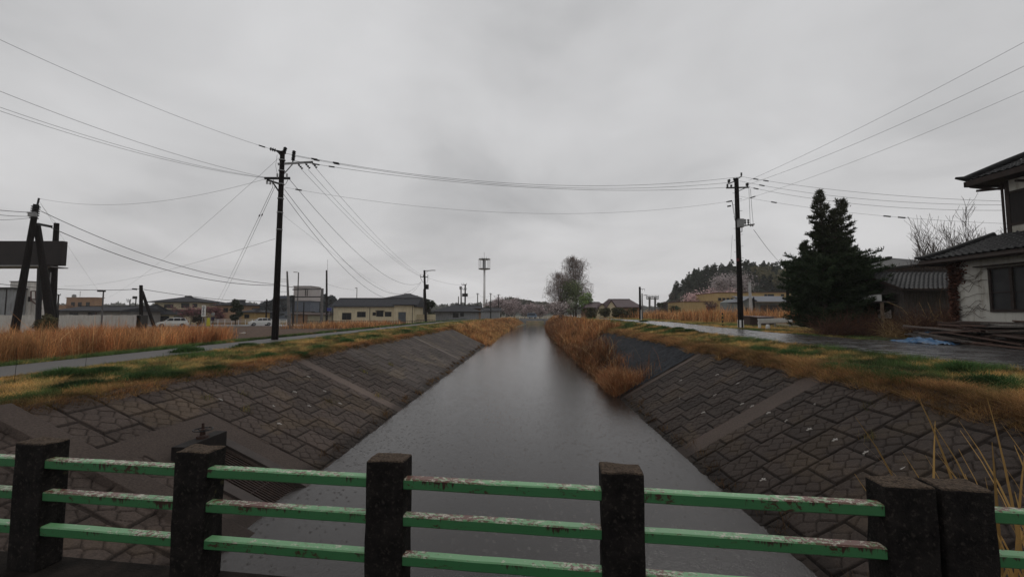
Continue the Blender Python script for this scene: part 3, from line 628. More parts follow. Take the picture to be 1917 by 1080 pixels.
# ------------------------------------------------------------------ utility poles
def gpole(name, label, px, Y, pytop, r0, m, r1=None, pxtop=None, base=None, group=None, cat='utility pole', n=10):
    x = XA(px, Y); z0 = groundz(x, Y) - .25 if base is None else base
    top = P(px if pxtop is None else pxtop, pytop, Y)
    e_ = thing(name, label, cat, (x, Y, z0), 0, group)
    if pxtop is None: top.x = x
    mb = MB(); mb.cyl((x, Y, z0), top, r0, r1 or r0 * .68, n); wb(mb, 'shaft', m, e_, smooth=False)
    return e_, Vector((x, Y, z0)), top
def along(b, t, py):            # point on the shaft at picture height py
    z = P(958.5, py, b.y).z; f = (z - b.z) / (t.z - b.z); return b.lerp(t, f)
def insul(mb, p, h=.22, r=.06, d=(0, 0, 1)):
    d = Vector(d).normalized(); p = Vector(p)
    mb.cyl(p, p + d * h, r * .35, r * .35, 6)
    for k in (.35, .65, .95): mb.cyl(p + d * h * k, p + d * (h * k + h * .16), r, r * .55, 8)
# near left pole
YL = 26.6
eL, bL, tL = gpole('utility_pole', 'tall dark wooden pole with two crossarms on the left bank, nearest pole to the canal', 515, YL, 284, .215, MT['darkwood'], .15, pxtop=529)
q = lambda px, py, dy=0.0: P(px, py, YL + dy)
m = MB(); m.bar(q(520, 307.5, -.15), q(586, 303.5, .9), .12); m.bar(q(549, 306, .3), q(527, 331, 0), .06); wb(m, 'crossarm', MT['metal'], eL)
m = MB(); m.bar(q(495, 334, -.5), q(543, 334, .5), .14); m.bar(q(500, 337, -.4), q(525, 345, 0), .10); m.bar(q(508, 338, -.4), q(523, 360, 0), .07); wb(m, 'crossarm', MT['dark'], eL)
m = MB(); m.bar(q(518, 283, -.2), q(535, 287, .2), .12); m.bar(q(520, 284, -.2), q(527, 292), .08); wb(m, 'pole_cap', MT['dark'], eL)
for (a, b, dy, d) in ((531, 287, .1, (.1, .3, 1)), (549, 294, .6, (0, .2, 1)), (548, 303, .5, (0, .2, 1)), (520, 283, -.2, (-1, -.4, .2))):
    m = MB(); insul(m, q(a, b, dy), .42, .13, d); wb(m, 'insulator', MT['dark'], eL)
for a, b in ((556, 305), (570, 304), (583, 303)):
    m = MB(); insul(m, q(a, b, .6), .45, .10, (.55, .6, -.75)); wb(m, 'insulator', MT['dark'], eL)
for a, b in ((500, 336), (506, 337), (512, 337), (537, 333), (519, 333)):
    m = MB(); insul(m, q(a, b, -.3), -.28 if a < 515 else .25, .07); wb(m, 'insulator', MT['insul'], eL)
m = MB(); m.tube([q(500, 336, -.4), q(503, 345, -.4), q(509, 343, -.3), q(511, 352, -.2)], .012, 4); m.tube([q(540, 335, .3), q(536, 343, .3), q(533, 347, .1)], .015, 4); m.tube([q(519, 290, -.1), q(516, 310, 0), q(520, 330, 0)], .01, 4); wb(m, 'jumper_cable', MT['wire'], eL)
for py in (300, 320, 345, 372, 398, 430): m = MB(); c = along(bL, tL, py); m.cyl(c - Vector((0, 0, .03)), c + Vector((0, 0, .03)), .205, n=10); wb(m, 'steel_band', MT['metal'], eL)
# near right pole
YR = 32.5
eR, bR, tR = gpole('utility_pole', 'tall dark wooden pole with a grey switch box beside the wet road on the right', 1387, YR, 334, .215, MT['darkwood'], .16, pxtop=1378.5)
q = lambda px, py, dy=0.0: P(px, py, YR + dy)
m = MB(); m.bar(q(1360, 352, -.3), q(1402, 351, .3), .10); m.bar(q(1382, 358), q(1398, 351, .2), .06); wb(m, 'crossarm', MT['dark'], eR)
m = MB(); m.bar(q(1379, 338), q(1365, 344, -.3), .08); m.bar(q(1379, 336), q(1388, 330.5, .2), .07); wb(m, 'top_bracket', MT['dark'], eR)
for (a, b, h, r) in ((1364, 344, .3, .10), (1366, 342, .25, .08), (1362, 352, .3, .10), (1369, 351, .2, .1), (1388, 331, .3, .09), (1399, 350, .28, .14), (1374, 339, .22, .08)):
    m = MB(); insul(m, q(a, b), h, r); wb(m, 'insulator', MT['dark'], eR)
m = MB(); c = along(bR, tR, 420); m.box(c + Vector((.08, -.25, 0)), (.42, .34, .62)); m.box(c + Vector((.08, -.25, .34)), (.46, .38, .05)); wb(m, 'switch_box', MT['metal'], eR, bevel=.02)
m = MB(); m.bar(q(1384, 424, -.3), q(1412, 420, -.1), .09); m.bar(q(1389, 424), q(1389, 434), .04); m.bar(q(1384, 434), q(1389, 434), .04); wb(m, 'crossarm', MT['dark'], eR)
for a in (1395, 1401):
    m = MB(); insul(m, q(a, 421, -.2), .40, .11); wb(m, 'insulator', MT['dark'], eR)
for a in (1405, 1409):
    m = MB(); insul(m, q(a, 419, -.2), -.2, .08); wb(m, 'insulator', MT['insul'], eR)
m = MB()
for pts in ([(1402, 353), (1403, 380), (1404.5, 419)], [(1405, 354), (1407, 385), (1410, 418)], [(1370, 375), (1372, 390), (1375, 405), (1377, 418)], [(1371, 378), (1374, 392), (1375.5, 412)]): m.tube([q(a, b, -.1) for a, b in pts], .014, 4)
m.tube([q(1371, 440), q(1369, 470), q(1368, 490), q(1374, 494)], .008, 4)
wb(m, 'jumper_cable', MT['wire'], eR)
for a, b in ((1366.5, 377), (1365, 386)): m = MB(); m.cyl(q(a - 3, b + .5), q(a + 3, b - .5), .06, n=8); wb(m, 'cutout_fuse', MT['dark'], eR)
m = MB()
for k, py in enumerate(range(362, 560, 11)):
    m = MB(); c = along(bR, tR, py); sgn = 1 if k % 2 else -1; m.cyl(c, c + Vector((sgn * .38, -.05, 0)), .014, n=5); wb(m, 'climbing_step', MT['metal'], eR)
m = MB(); c = along(bR, tR, 487); m.box(c + Vector((-.2, -.2, 0)), (.16, .14, .22)); wb(m, 'junction_box', pmat('dark_red_box', (.12, .02, .025), (.08, .015, .02), 5, .5), eR)
m = MB(); lo, hi = along(bR, tR, 613), along(bR, tR, 599)
for k in range(10):
    if k % 2: continue
    a0, a1 = 2 * math.pi * k / 20 * 2, 2 * math.pi * (k + 1) / 20 * 2; r = .222
    m.add([(lo.x + r * math.cos(a0), lo.y + r * math.sin(a0), lo.z), (lo.x + r * math.cos(a1), lo.y + r * math.sin(a1), lo.z), (hi.x + r * math.cos(a1), hi.y + r * math.sin(a1), hi.z), (hi.x + r * math.cos(a0), hi.y + r * math.sin(a0), hi.z)], [(0, 1, 2, 3)])
wb(m, 'white_stripes', MT['paint'], eR)
# leaning pole group at the far left
YA = 37.0
eA, bA, tA = gpole('utility_pole', 'leaning dark pole with stacked insulators at the far left in front of the billboard', 26, YA, 383, .30, MT['darkwood'], .20, pxtop=68)
q = lambda px, py, dy=0.0: P(px, py, YA + dy)
m = MB()
for py in (388, 392, 396, 400, 404, 409): c = along(bA, tA, py); m.cyl(c, c + Vector((0, 0, .07)), .30, n=10)
m.bar(q(70, 384), q(73, 371), .10); wb(m, 'insulator_stack', MT['dark'], eA)
m = MB(); m.box(q(61, 402, -.3), (.5, .35, .35)); m.box(q(59, 398, -.3), (.8, .12, .1)); wb(m, 'clamp_box', MT['metal'], eA)
m = MB(); m.bar(q(74, 420, -.2), q(94, 424, -.2), .38, .22); wb(m, 'cable_closure', MT['dark'], eA)
eB, bB, tB = gpole('utility_pole', 'thick dark brace pole leaning against the leaning pole at the far left', 103, YA + .6, 419, .36, MT['darkwood'], .24, pxtop=69, cat='brace pole')
eC, bC, tC = gpole('utility_pole', 'straight dark pole standing right behind the billboard end', 96, YA + 3.6, 418, .36, MT['darkwood'], .2, pxtop=106)
eD, bD, tD = gpole('sign_support', 'thin dark steel post holding up the billboard', 72, YA + 2.6, 502, .2, MT['dark'], .2, pxtop=75, cat='post')
bbd = thing('billboard', 'large dark billboard seen from behind at the left edge, on tall legs', 'billboard', (-52, 40, 6))
m = MB(); z1, z0 = ZA(451, 39.6), ZA(497, 39.6); m.b2(-80, XA(106, 39.6), 39.6, 40.1, z0, z1); wb(m, 'panel_box', pmat('dark_steel_back', (.028, .022, .022), (.020, .017, .017), 1, .7), bbd, bevel=.05)
m = MB(); m.b2(-80, XA(76, 39.5), 39.3, 41.6, z0 - .10, z0 - .003); wb(m, 'underside', pmat('pale_underside', (.30, .30, .30), (.24, .24, .24), 1, .7), bbd)
m = MB()
for x in (XA(86, 41), XA(93, 41)): m.b2(x - .13, x + .13, 40.9, 41.2, -.8, z0 - .13)
m.b2(XA(80, 41), XA(99, 41), 41.3, 41.5, -.7, 2.0); wb(m, 'leg_frame', MT['dark'], bbd)
m = MB()
for i in range(9): z = -.3 + i * .6; m.bar((XA(83, 38.8), 38.8, z), (XA(88, 38.8), 38.8, z), .05)
m.bar((XA(83, 38.8), 38.8, -.7), (XA(83, 38.8), 38.8, 5.6), .06); m.bar((XA(88, 38.8), 38.8, -.7), (XA(88, 38.8), 38.8, 5.6), .06); wb(m, 'ladder', MT['metal'], bbd)

def arms(e_, b, t, lst, Y, m=None, w=.10):
    for (x0, x1, py) in lst:
        mb = MB(); mb.bar(P(x0, py, Y), P(x1, py, Y), w); wb(mb, 'crossarm', m or MT['dark'], e_)
        for x in (x0, (x0 * .6 + x1 * .4), x1): mb = MB(); insul(mb, P(x, py - .5, Y), w * 2.4, w * .8); wb(mb, 'insulator', MT['dark'], e_)
GP = 'poles standing far off along the canal path'
e_, b, t = gpole('utility_pole', 'dark pole with a street lamp arm and hanging transformer right of the cream bungalow', 797.5, 85, 506, .27, MT['darkwood'], .2, pxtop=794.5)
arms(e_, b, t, [(787, 801, 518.5)], 85, w=.14)
m = MB(); m.tube([P(795, 507, 85), P(805, 506.5, 85), P(811, 506, 85)], .09, 5); m.box(P(811, 506.2, 85), (.9, .3, .14)); m.bar(P(796, 512, 85), P(801, 508, 85), .06); wb(m, 'lamp_arm', MT['metal'], e_)
m = MB(); c = P(800, 537, 85); m.cyl(c - Vector((0, 0, .5)), c + Vector((0, 0, .5)), .30, n=10); m.bar(P(796, 534, 85), c, .1); wb(m, 'transformer', MT['dark'], e_)
m = MB(); m.tube([P(787, 519, 85), P(790, 526, 85), P(794, 530, 85)], .04, 4); m.tube([P(801, 519, 85), P(801, 525, 85), P(799, 530, 85)], .04, 4); wb(m, 'jumper_cable', MT['wire'], e_)
e_, b, t = gpole('utility_pole', 'grey concrete pole right behind the lamp pole near the bungalow', 793, 90, 541, .2, MT['cpole'], .17)
e_, b, t = gpole('utility_pole', 'dark pole with two crossarms and paired transformers above the long dark roof', 870.5, 120, 532, .26, MT['midpole'], .2)
arms(e_, b, t, [(864.5, 873.5, 533), (866, 873.5, 542)], 120, w=.14)
m = MB()
for a in (867.5, 873.5): c = P(a, 552, 120); m.cyl(c - Vector((0, 0, .5)), c + Vector((0, 0, .4)), .38, n=8)
wb(m, 'transformer', MT['dark'], e_)
e_, b, t = gpole('utility_pole', 'grey pole with antenna drum just left of the paired transformer pole', 864, 125, 540, .24, MT['cpole'], .2, pxtop=863)
m = MB(); c = P(862.5, 539, 125); m.cyl(c - Vector((0, 0, .45)), c + Vector((0, 0, .45)), .4, n=8); wb(m, 'antenna_drum', MT['metal'], e_)
gpole('utility_pole', 'short thin pole poking above the long dark roof', 858, 125, 555, .18, MT['midpole'])
for px, py, Y, lab in ((894, 549, 150, 'brown pole just left of the white mast'), (918.5, 549, 150, 'thin pole just right of the white mast'), (933, 551, 160, 'slim pole in front of the first cherry tree'), (891, 567, 170, 'tiny pole far behind the dark roof'), (911, 560, 170, 'tiny pole behind the foot of the mast')):
    e_, b, t = gpole('utility_pole', lab, px, Y, py, .22, MT['midpole'], group=GP)
    if py < 555: arms(e_, b, t, [(px - 2.5, px + 2.5, py + 1.5)], Y, w=.12)
e_, b, t = gpole('utility_pole', 'slim dark pole beside the right road near the dark red roofed house', 1199, 62, 537, .2, MT['darkwood'], .15)
m = MB(); c = P(1205, 541, 62)
for dx in (-.0, .3, .6): m.bar(P(1199, 541, 62) + Vector((dx, 0, 0)), P(1199, 541, 62) + Vector((dx + .02, 0, -.3)), .03)
m.bar(P(1196, 541, 62), P(1207, 541, 62), .05); wb(m, 'crossarm', MT['dark'], e_)
gpole('utility_pole', 'grey pole close behind the slim dark pole by the right road', 1203, 66, 549, .12, MT['cpole'])
gpole('marker_post', 'thin white post at the edge of the right road', 1200.5, 52, 580, .05, MT['paint'], cat='marker post')
e_, b, t = gpole('utility_pole', 'leaning pale pole in front of the grey gabled building', 1407, 60, 528, .22, pmat('pale_pole', (.42, .42, .42), (.33, .33, .33), 3, .6), .18, pxtop=1403)
gpole('utility_pole', 'thin dark pole beside the leaning pale pole', 1412.5, 62, 556, .14, MT['darkwood'])
e_, b, t = gpole('utility_pole', 'dark pole with a short arm just left of the big evergreen', 1475.5, 60, 502, .24, MT['darkwood'], .18, pxtop=1474)
arms(e_, b, t, [(1471, 1480, 503)], 60)
# left side poles
e_, b, t = gpole('utility_pole', 'short dark pole left of the two storey house with a leaning strut', 265.5, 52, 534, .22, MT['darkwood'], .18, pxtop=264)
m = MB(); m.cyl(P(266, 545, 52), (XA(294, 51), 51, -.8), .16, .2, 8); wb(m, 'strut', MT['darkwood'], e_)
m = MB(); m.cyl(P(248, 541, 52), P(256, 541.5, 52), .1, n=6); wb(m, 'cable_closure', MT['dark'], e_)
e_, b, t = gpole('street_lamp', 'grey street lamp with a flat box head above the white fence', 190, 48, 546, .09, MT['cpole'], .07, cat='street lamp')
m = MB(); m.box(P(190, 544.5, 48), (.55, .5, .22)); wb(m, 'lamp_head', MT['dark'], e_)
e_, b, t = gpole('street_lamp', 'distant floodlight pole between the brown block and the strut pole', 252.5, 110, 558, .18, MT['midpole'], cat='street lamp')
m = MB(); m.box(P(252.5, 557, 110), (.8, .6, .7)); wb(m, 'lamp_head', MT['dark'], e_)
e_, b, t = gpole('utility_pole', 'distant pole with crossarms left of the floodlight pole', 241.5, 120, 561, .2, MT['midpole']); arms(e_, b, t, [(237, 245, 562), (238, 244, 565)], 120, w=.12)
e_, b, t = gpole('utility_pole', 'distant pole with crossarm behind the leaning pole group', 106.5, 75, 551, .16, MT['midpole']); arms(e_, b, t, [(103, 113, 553)], 75, w=.1)
e_, b, t = gpole('utility_pole', 'tall grey tapering pole just right of the near left pole', 542.5, 62, 508, .26, MT['cpole'], .12, pxtop=537.5); m = MB()
for py in (527, 523, 546): m.bar(P(524, py, 62), P(538, py, 62), .05)
wb(m, 'crossarm', MT['metal'], e_)
e_, b, t = gpole('street_lamp', 'tall slim grey lamp mast in front of the concrete tower', 556, 92, 510, .17, MT['cpole'], .12, cat='street lamp'); m = MB(); m.bar(P(550, 509.5, 92), P(557, 509.8, 92), .35, .12); wb(m, 'lamp_head', MT['metal'], e_)
e_, b, t = gpole('utility_pole', 'straight dark brown pole with a fine aerial left of the bungalow', 612, 84, 506, .24, MT['midpole'], .17, pxtop=611.5); m = MB(); m.cyl(P(613, 507, 84), P(613.5, 486, 84), .03, n=4); wb(m, 'aerial', MT['metal'], e_)
gpole('utility_pole', 'short dark pole right of the second house', 498, 80, 560, .17, MT['darkwood'])
gpole('utility_pole', 'small dark pole in front of the slate coloured hillside', 568, 84, 566, .14, MT['darkwood'])
e_, b, t = gpole('street_lamp', 'tiny lamp post above the cream bungalow roof', 667, 120, 539, .14, MT['cpole'], cat='street lamp'); m = MB(); m.bar(P(665, 539, 120), P(668.5, 539, 120), .2); wb(m, 'lamp_head', MT['metal'], e_)
# road gantry with sign
gt = thing('sign_gantry', 'grey road gantry with a sign panel seen from behind and a square end post', 'sign gantry', (XA(580, 74), 74, -.7))
m = MB(); m.bar(P(548, 542, 74), P(604, 541, 74), .18); m.bar(P(548, 556, 74), P(601, 555.5, 74), .18); wb(m, 'beam', MT['dark'], gt)
m = MB(); m.b2(XA(600, 74), XA(603.5, 74), 73.8, 74.2, -.8, ZA(540, 74)); wb(m, 'column', MT['cpole'], gt); m = MB(); m.b2(XA(547.5, 74), XA(549.5, 74), 73.8, 74.2, -.8, ZA(553, 74)); wb(m, 'column', MT['dark'], gt)
m = MB(); m.b2(XA(522, 74), XA(539, 74), 73.9, 74.05, ZA(559, 74), ZA(553.5, 74)); wb(m, 'sign_panel', MT['blue'], gt)
m = MB(); m.bar(P(538, 555, 74), P(548, 555, 74), .2); wb(m, 'arm', MT['dark'], gt)
# communications mast
mast = thing('communications_mast', 'tall white mast with a round antenna cage on top', 'mast', (XA(907, 170), 170, -.4))
xm = XA(906.5, 170); m = MB(); m.cyl((xm, 170, -.6), (xm, 170, ZA(505, 170)), .55, .42, 14); wb(m, 'shaft', MT['paint'], mast, smooth=True)
for py in (503.5, 485.5):
    z = ZA(py, 170); m = MB(); m.lathe((xm, 170, z - .22), [(2.0, 0), (2.5, .1), (2.5, .35), (2.0, .45)], 20); wb(m, 'platform', MT['metal'], mast)
z0, z1 = ZA(503, 170), ZA(486, 170); m = MB()
for k in range(8): a = 2 * math.pi * k / 8 + .2; m.cyl((xm + 2.35 * math.cos(a), 170 + 2.35 * math.sin(a), z0), (xm + 2.35 * math.cos(a), 170 + 2.35 * math.sin(a), z1), .10, n=6)
wb(m, 'cage_bar', MT['paint'], mast); m = MB(); m.cyl((xm - .1, 170, z0), (xm - .1, 170, z1), .72, n=12); wb(m, 'equipment_drum', MT['grey'], mast)
m = MB(); m.cyl((xm - .1, 170, z1), (xm - .1, 170, ZA(472, 170)), .07, n=5)
for k in range(6): a = k * 1.05; m.cyl((xm + 1.8 * math.cos(a), 170 + 1.8 * math.sin(a), z1), (xm + 1.9 * math.cos(a), 170 + 1.9 * math.sin(a), z1 + 1.0), .05, n=4)
wb(m, 'lightning_rod', MT['metal'], mast)

# ------------------------------------------------------------------ overhead wires
def wire(a, b, sagpx, label, r=.014, group=None, deco=()):
    """a, b: (px, py, Y) end points; sagpx: sag in photo pixels at mid span"""
    A_, B_ = P(*a), P(*b); Ym = (A_.y + B_.y) / 2; sg = sagpx * Ym / FPX; n = 26; pts = []
    for i in range(n + 1):
        u = i / n; p = A_.lerp(B_, u); p.z -= 4 * sg * u * (1 - u); pts.append(p)
    mb = MB(); mb.tube(pts, r * .8, 4)
    for u in deco:
        p = A_.lerp(B_, u); p.z -= 4 * sg * u * (1 - u); p2 = A_.lerp(B_, u + .012); p2.z -= 4 * sg * (u + .012) * (1 - u - .012); d = (p2 - p).normalized(); mb.cyl(p, p + d * .38, .045, n=6)
    o = mb.build('overhead_wire', MT['wire']); tag(o, label, 'wire', group)
G1 = 'wires spanning the canal between the two near poles'
wire((532, 287, 26.8), (1388, 331, 32.6), 36, 'uppermost wire crossing the canal between the two tall poles', .015, G1, (.05, .09))
wire((549, 292, 27.2), (1366, 342, 32.3), 31, 'middle wire crossing the canal, just under the uppermost', .015, G1, (.04, .08))
wire((549, 301, 27.1), (1362, 351, 32.3), 24, 'lowest of the three close wires crossing the canal', .015, G1, (.04, .07))
wire((533, 351, 26.6), (1374, 376, 32.5), 36, 'single thin wire hanging lowest across the canal', .009, G1, (.02, .98))
G2 = 'wires leaving the top left corner of the picture'
wire((519, 283, 26.5), (-120, 18, 15), 14, 'wire rising highest to the upper left edge from the tall left pole', .011, G2, (.06,))
wire((500, 333, 26.2), (-120, 122, 15), 16, 'upper of three wires running left from the lower crossarm', .011, G2)
wire((504, 334, 26.2), (-120, 158, 15), 18, 'middle of three wires running left from the lower crossarm', .010, G2)
wire((508, 335, 26.3), (-120, 166, 15), 19, 'lowest of three wires running left from the lower crossarm', .010, G2)
wire((498, 335, 26.2), (74, 372, 37), 26, 'single wire from lower crossarm to top of the leaning pole', .011)
wire((522, 296, 26.6), (205, 556, 85), 12, 'long thin wire sloping down left to the distant white fence', .012)
wire((515, 447, 26.6), (120, 535, 75), 14, 'low wire from left pole shaft down to the far left', .012)
G3 = 'service wires dropping to the two storey house'
wire((511, 350, 26.5), (403, 571, 92), 4, 'left of two service wires dropping steeply to the second house', .016, G3, (.08,)); wire((516, 347, 26.5), (408, 574, 92), 4, 'right of two service wires dropping steeply to the second house', .016, G3, (.08,))
G4 = 'three wires from the light crossarm to the lamp pole'
for k, (a, b, c, lab) in enumerate(((565, 318, 787, 'left'), (577, 318, 790, 'middle'), (592, 316, 795, 'right'))):
    wire((a, b, 27.4), (c, 517, 85), 14, lab + ' wire of the three sloping from the long pale crossarm to the lamp pole', .018, G4)
G5 = 'low sagging wires from left pole to lamp pole'
wire((541, 335, 27), (789, 529, 85), 38, 'heavy wire sagging least towards the lamp pole', .024, G5)
wire((532, 354, 26.7), (788, 527, 85), 62, 'middle one of the deeply sagging cables to the lamp pole', .024, G5)
wire((531, 364, 26.7), (788, 529, 85), 70, 'lowest deeply sagging cable towards the lamp pole', .022, G5)
wire((529, 402, 26.6), (735, 548, 84), 6, 'thin stay wire from mid left pole down to the bungalow roof', .009)
wire((76, 395, 37), (519, 532, 55), 22, 'upper thick cable from leaning pole running behind the left pole', .034)
wire((95, 426, 37), (519, 534, 55), 24, 'lower thick cable from leaning pole running behind the left pole', .040)
wire((519, 533, 55), (600, 541, 74), 2, 'cable end reaching the sign gantry', .05)
wire((62, 398, 36.8), (-80, 384, 30), 2, 'thick cable from leaning pole to left edge, uppermost', .03)
wire((60, 405, 36.8), (-80, 388, 30), 5, 'second cable from leaning pole to left edge', .025)
wire((58, 408, 36.8), (-80, 408, 30), 4, 'lowest cable from leaning pole to left edge', .02)
wire((73, 376, 37), (104, 417, 40), 2, 'short slack wire from leaning pole top to the straight pole', .012)
wire((-60, 524, 40), (264, 541, 52), 8, 'thick low cable from left edge to the strut pole', .035)
wire((264, 541, 52), (498, 564, 80), 5, 'thick cable from the strut pole over the two house roofs', .04)
wire((498, 564, 80), (548, 570, 84), 2, 'short cable right of the second house', .04)
wire((190, 552, 60), (73, 376, 37), 3, 'faint wire dropping from leaning pole to the lamp', .008)
G6 = 'wires rising to the upper right corner'
wire((1402, 338, 32.6), (2140, -43, 17), 10, 'highest of three wires rising to the upper right edge', .012, G6); wire((1402, 345, 32.7), (2140, 12, 17), 16, 'middle of three wires rising to the upper right edge', .012, G6); wire((1384, 377, 32.5), (2140, 70, 17), 14, 'lowest of three wires rising to the upper right edge', .010, G6, (.05,))
G7 = 'wires running right to the old house'
wire((1388, 331, 32.6), (1880, 377, 24), 9, 'top wire from right pole to the old house', .012, G7, (.06, .11)); wire((1384, 339, 32.6), (1880, 384, 24), 13, 'middle wire from right pole to the old house', .012, G7, (.1,)); wire((1400, 350, 32.7), (1882, 394, 24), 14, 'lower wire from right pole to the old house', .012, G7, (.03,))
wire((1381, 367, 32.5), (1890, 419, 24), 10, 'thin low wire from right pole to the old house', .009, G7, (.16, .61, .66))
G8 = 'thin distant wires between the far poles'
for k, (a, b, sg, lab) in enumerate((((797, 519, 85), (869, 534, 120), 3, 'from lamp pole towards the paired transformer pole'), ((871, 556, 120), (893, 552, 150), 3, 'from paired transformer pole to the brown pole'), ((895, 551, 150), (919, 552, 150), 5, 'passing behind the white mast'), ((919, 551, 150), (933, 553, 160), 2, 'ending at the cherry tree pole'), ((667, 542, 120), (611, 531, 84), 3, 'above the bungalow roof'), ((1474, 503, 60), (1411, 430, 34), 6, 'from dark pole by the evergreen up to the right pole'))):
    wire(a, b, sg, 'thin distant wire ' + lab, .022, G8)
#@@P3

# ------------------------------------------------------------------ trees
def branch_tree(h, r0, spread=.5, lv=4, kids=4, seed=0, upright=.35, first=.3, wob_=.12, nseg=3, stems=1, fan=.35):
    """returns segments [(p,q,r0,r1)] and tip points"""
    R = random.Random(seed); segs = []; tips = []
    def grow(p, d, L, r, lvl):
        n = nseg; pts = [p]
        for i in range(n):
            d = (d + Vector((R.gauss(0, wob_), R.gauss(0, wob_), R.gauss(0, wob_) + upright * .12))).normalized(); q_ = pts[-1] + d * L / n
            ra, rb = r * (1 - .55 * i / n), r * (1 - .55 * (i + 1) / n); segs.append((pts[-1], q_, ra, rb)); pts.append(q_)
            if lvl < lv and (i > 0 or lvl > 0):
                for _ in range(kids if lvl else kids):
                    if R.random() < (.85 if lvl else .95):
                        ax = Vector((R.gauss(0, 1), R.gauss(0, 1), R.gauss(0, .4))).normalized(); nd = (d * (1 - spread) + ax * spread + Vector((0, 0, upright * .5))).normalized()
                        grow(pts[-1].lerp(pts[-2], R.random() * .7), nd, L * R.uniform(.42, .68), rb * R.uniform(.45, .65), lvl + 1)
        tips.append(pts[-1]); tips.append(pts[-2])
    for k in range(stems):
        a = 6.283 * (k + .5 * R.random()) / stems; f = 0 if stems == 1 else fan * R.uniform(.45, 1.15)
        grow(Vector((.15 * f * math.cos(a), .15 * f * math.sin(a), 0)), Vector((f * math.cos(a) + R.gauss(0, .04), f * math.sin(a) + R.gauss(0, .04), 1)).normalized(), h * .62 * R.uniform(.8, 1.05) if stems > 1 else h * .62, r0 if stems == 1 else r0 * .6, 0)
    return segs, tips
def seg_mesh(name, segs, m, parent, rmin=.0):
    n = 3; A_ = np.array([tuple(s[0]) for s in segs]); B_ = np.array([tuple(s[1]) for s in segs]); ra = np.maximum([s[2] for s in segs], rmin); rb = np.maximum([s[3] for s in segs], rmin)
    d = B_ - A_; d /= np.linalg.norm(d, axis=1, keepdims=True) + 1e-9; u = np.cross(d, np.where(np.abs(d[:, 2:3]) < .9, np.array([[0, 0, 1.]]), np.array([[1., 0, 0]]))); u /= np.linalg.norm(u, axis=1, keepdims=True); w = np.cross(d, u)
    V = []
    for base, r in ((A_, ra), (B_, rb)):
        for k in range(n): a = 2 * math.pi * k / n; V.append(base + (u * math.cos(a) + w * math.sin(a)) * np.asarray(r)[:, None])
    V = np.stack(V, 1).reshape(-1, 3); i = np.arange(len(segs))[:, None] * 6
    F = np.concatenate([i + np.array([k, (k + 1) % 3, 3 + (k + 1) % 3, 3 + k]) for k in range(3)]); return npmesh(name, V, F, m, parent)
def leaf_mesh(name, C, size, col, parent, m='leafy', flat=.5, rs=None, jit=.35, thin=1.0):
    """small triangles about the points C"""
    rs = rs or rng; n = len(C); size = np.broadcast_to(size, (n,)); a = rs.normal(size=(n, 3)); a /= np.linalg.norm(a, axis=1, keepdims=True); b = np.cross(a, rs.normal(size=(n, 3))); b /= np.linalg.norm(b, axis=1, keepdims=True)
    a[:, 2] *= flat
    V = np.stack([C - b * size[:, None] * .5 * thin, C + b * size[:, None] * .5 * thin, C + a * size[:, None]], 1).reshape(-1, 3); c = np.repeat(col * (1 + jit * (rs.random((n, 1)) * 2 - 1)), 3, 0)
    return npmesh(name, V, np.arange(3 * n).reshape(n, 3), MT[m], parent, col=c)
def tree(name, label, px, Y, pytop, h=None, wpx=None, seed=1, leaf=None, nl=0, lsize=.2, bark='bark', lv=3, kids=3, spread=.55, rmin=None, group=None, z0=None, up=.35, cat='tree', scat=.35, stems=1, fan=.35):
    x = XA(px, Y); z0 = groundz(x, Y) - .1 if z0 is None else z0; H = ZA(pytop, Y) - z0
    segs, tips = branch_tree(H, H * .028, spread, lv, kids, seed, up, stems=stems, fan=fan)
    T = np.array([tuple(t) for t in tips]); zs = T[:, 2].max(); k = H / zs; kx = k
    if wpx: kx = (wpx * Y / FPX / 2) / np.percentile(np.abs(T[:, 0]), 95); kx = min(max(kx, .5 * k), 2.2 * k)
    Sc = Vector((kx, kx, k)); segs = [(Vector(a * b for a, b in zip(p, Sc)), Vector(a * b for a, b in zip(q_, Sc)), r, r2) for p, q_, r, r2 in segs]
    T = T * np.array((kx, kx, k)); e_ = thing(name, label, cat, (x, Y, z0), 0, group)
    seg_mesh('trunk', segs, MT[bark], e_, rmin if rmin is not None else Y * .00016)
    if nl:
        rs = np.random.default_rng(seed); idx = rs.integers(0, len(T), nl); C = T[idx] + rs.normal(size=(nl, 3)) * scat * H / 10
        C = C[C[:, 2] > H * .12]; colr = np.array(leaf[0])[None] * (1 - (f := rs.random((len(C), 1)))) + np.array(leaf[1])[None] * f
        leaf_mesh('crown', C, lsize * (.6 + .8 * rs.random(len(C))), colr, e_, rs=rs)
    return e_
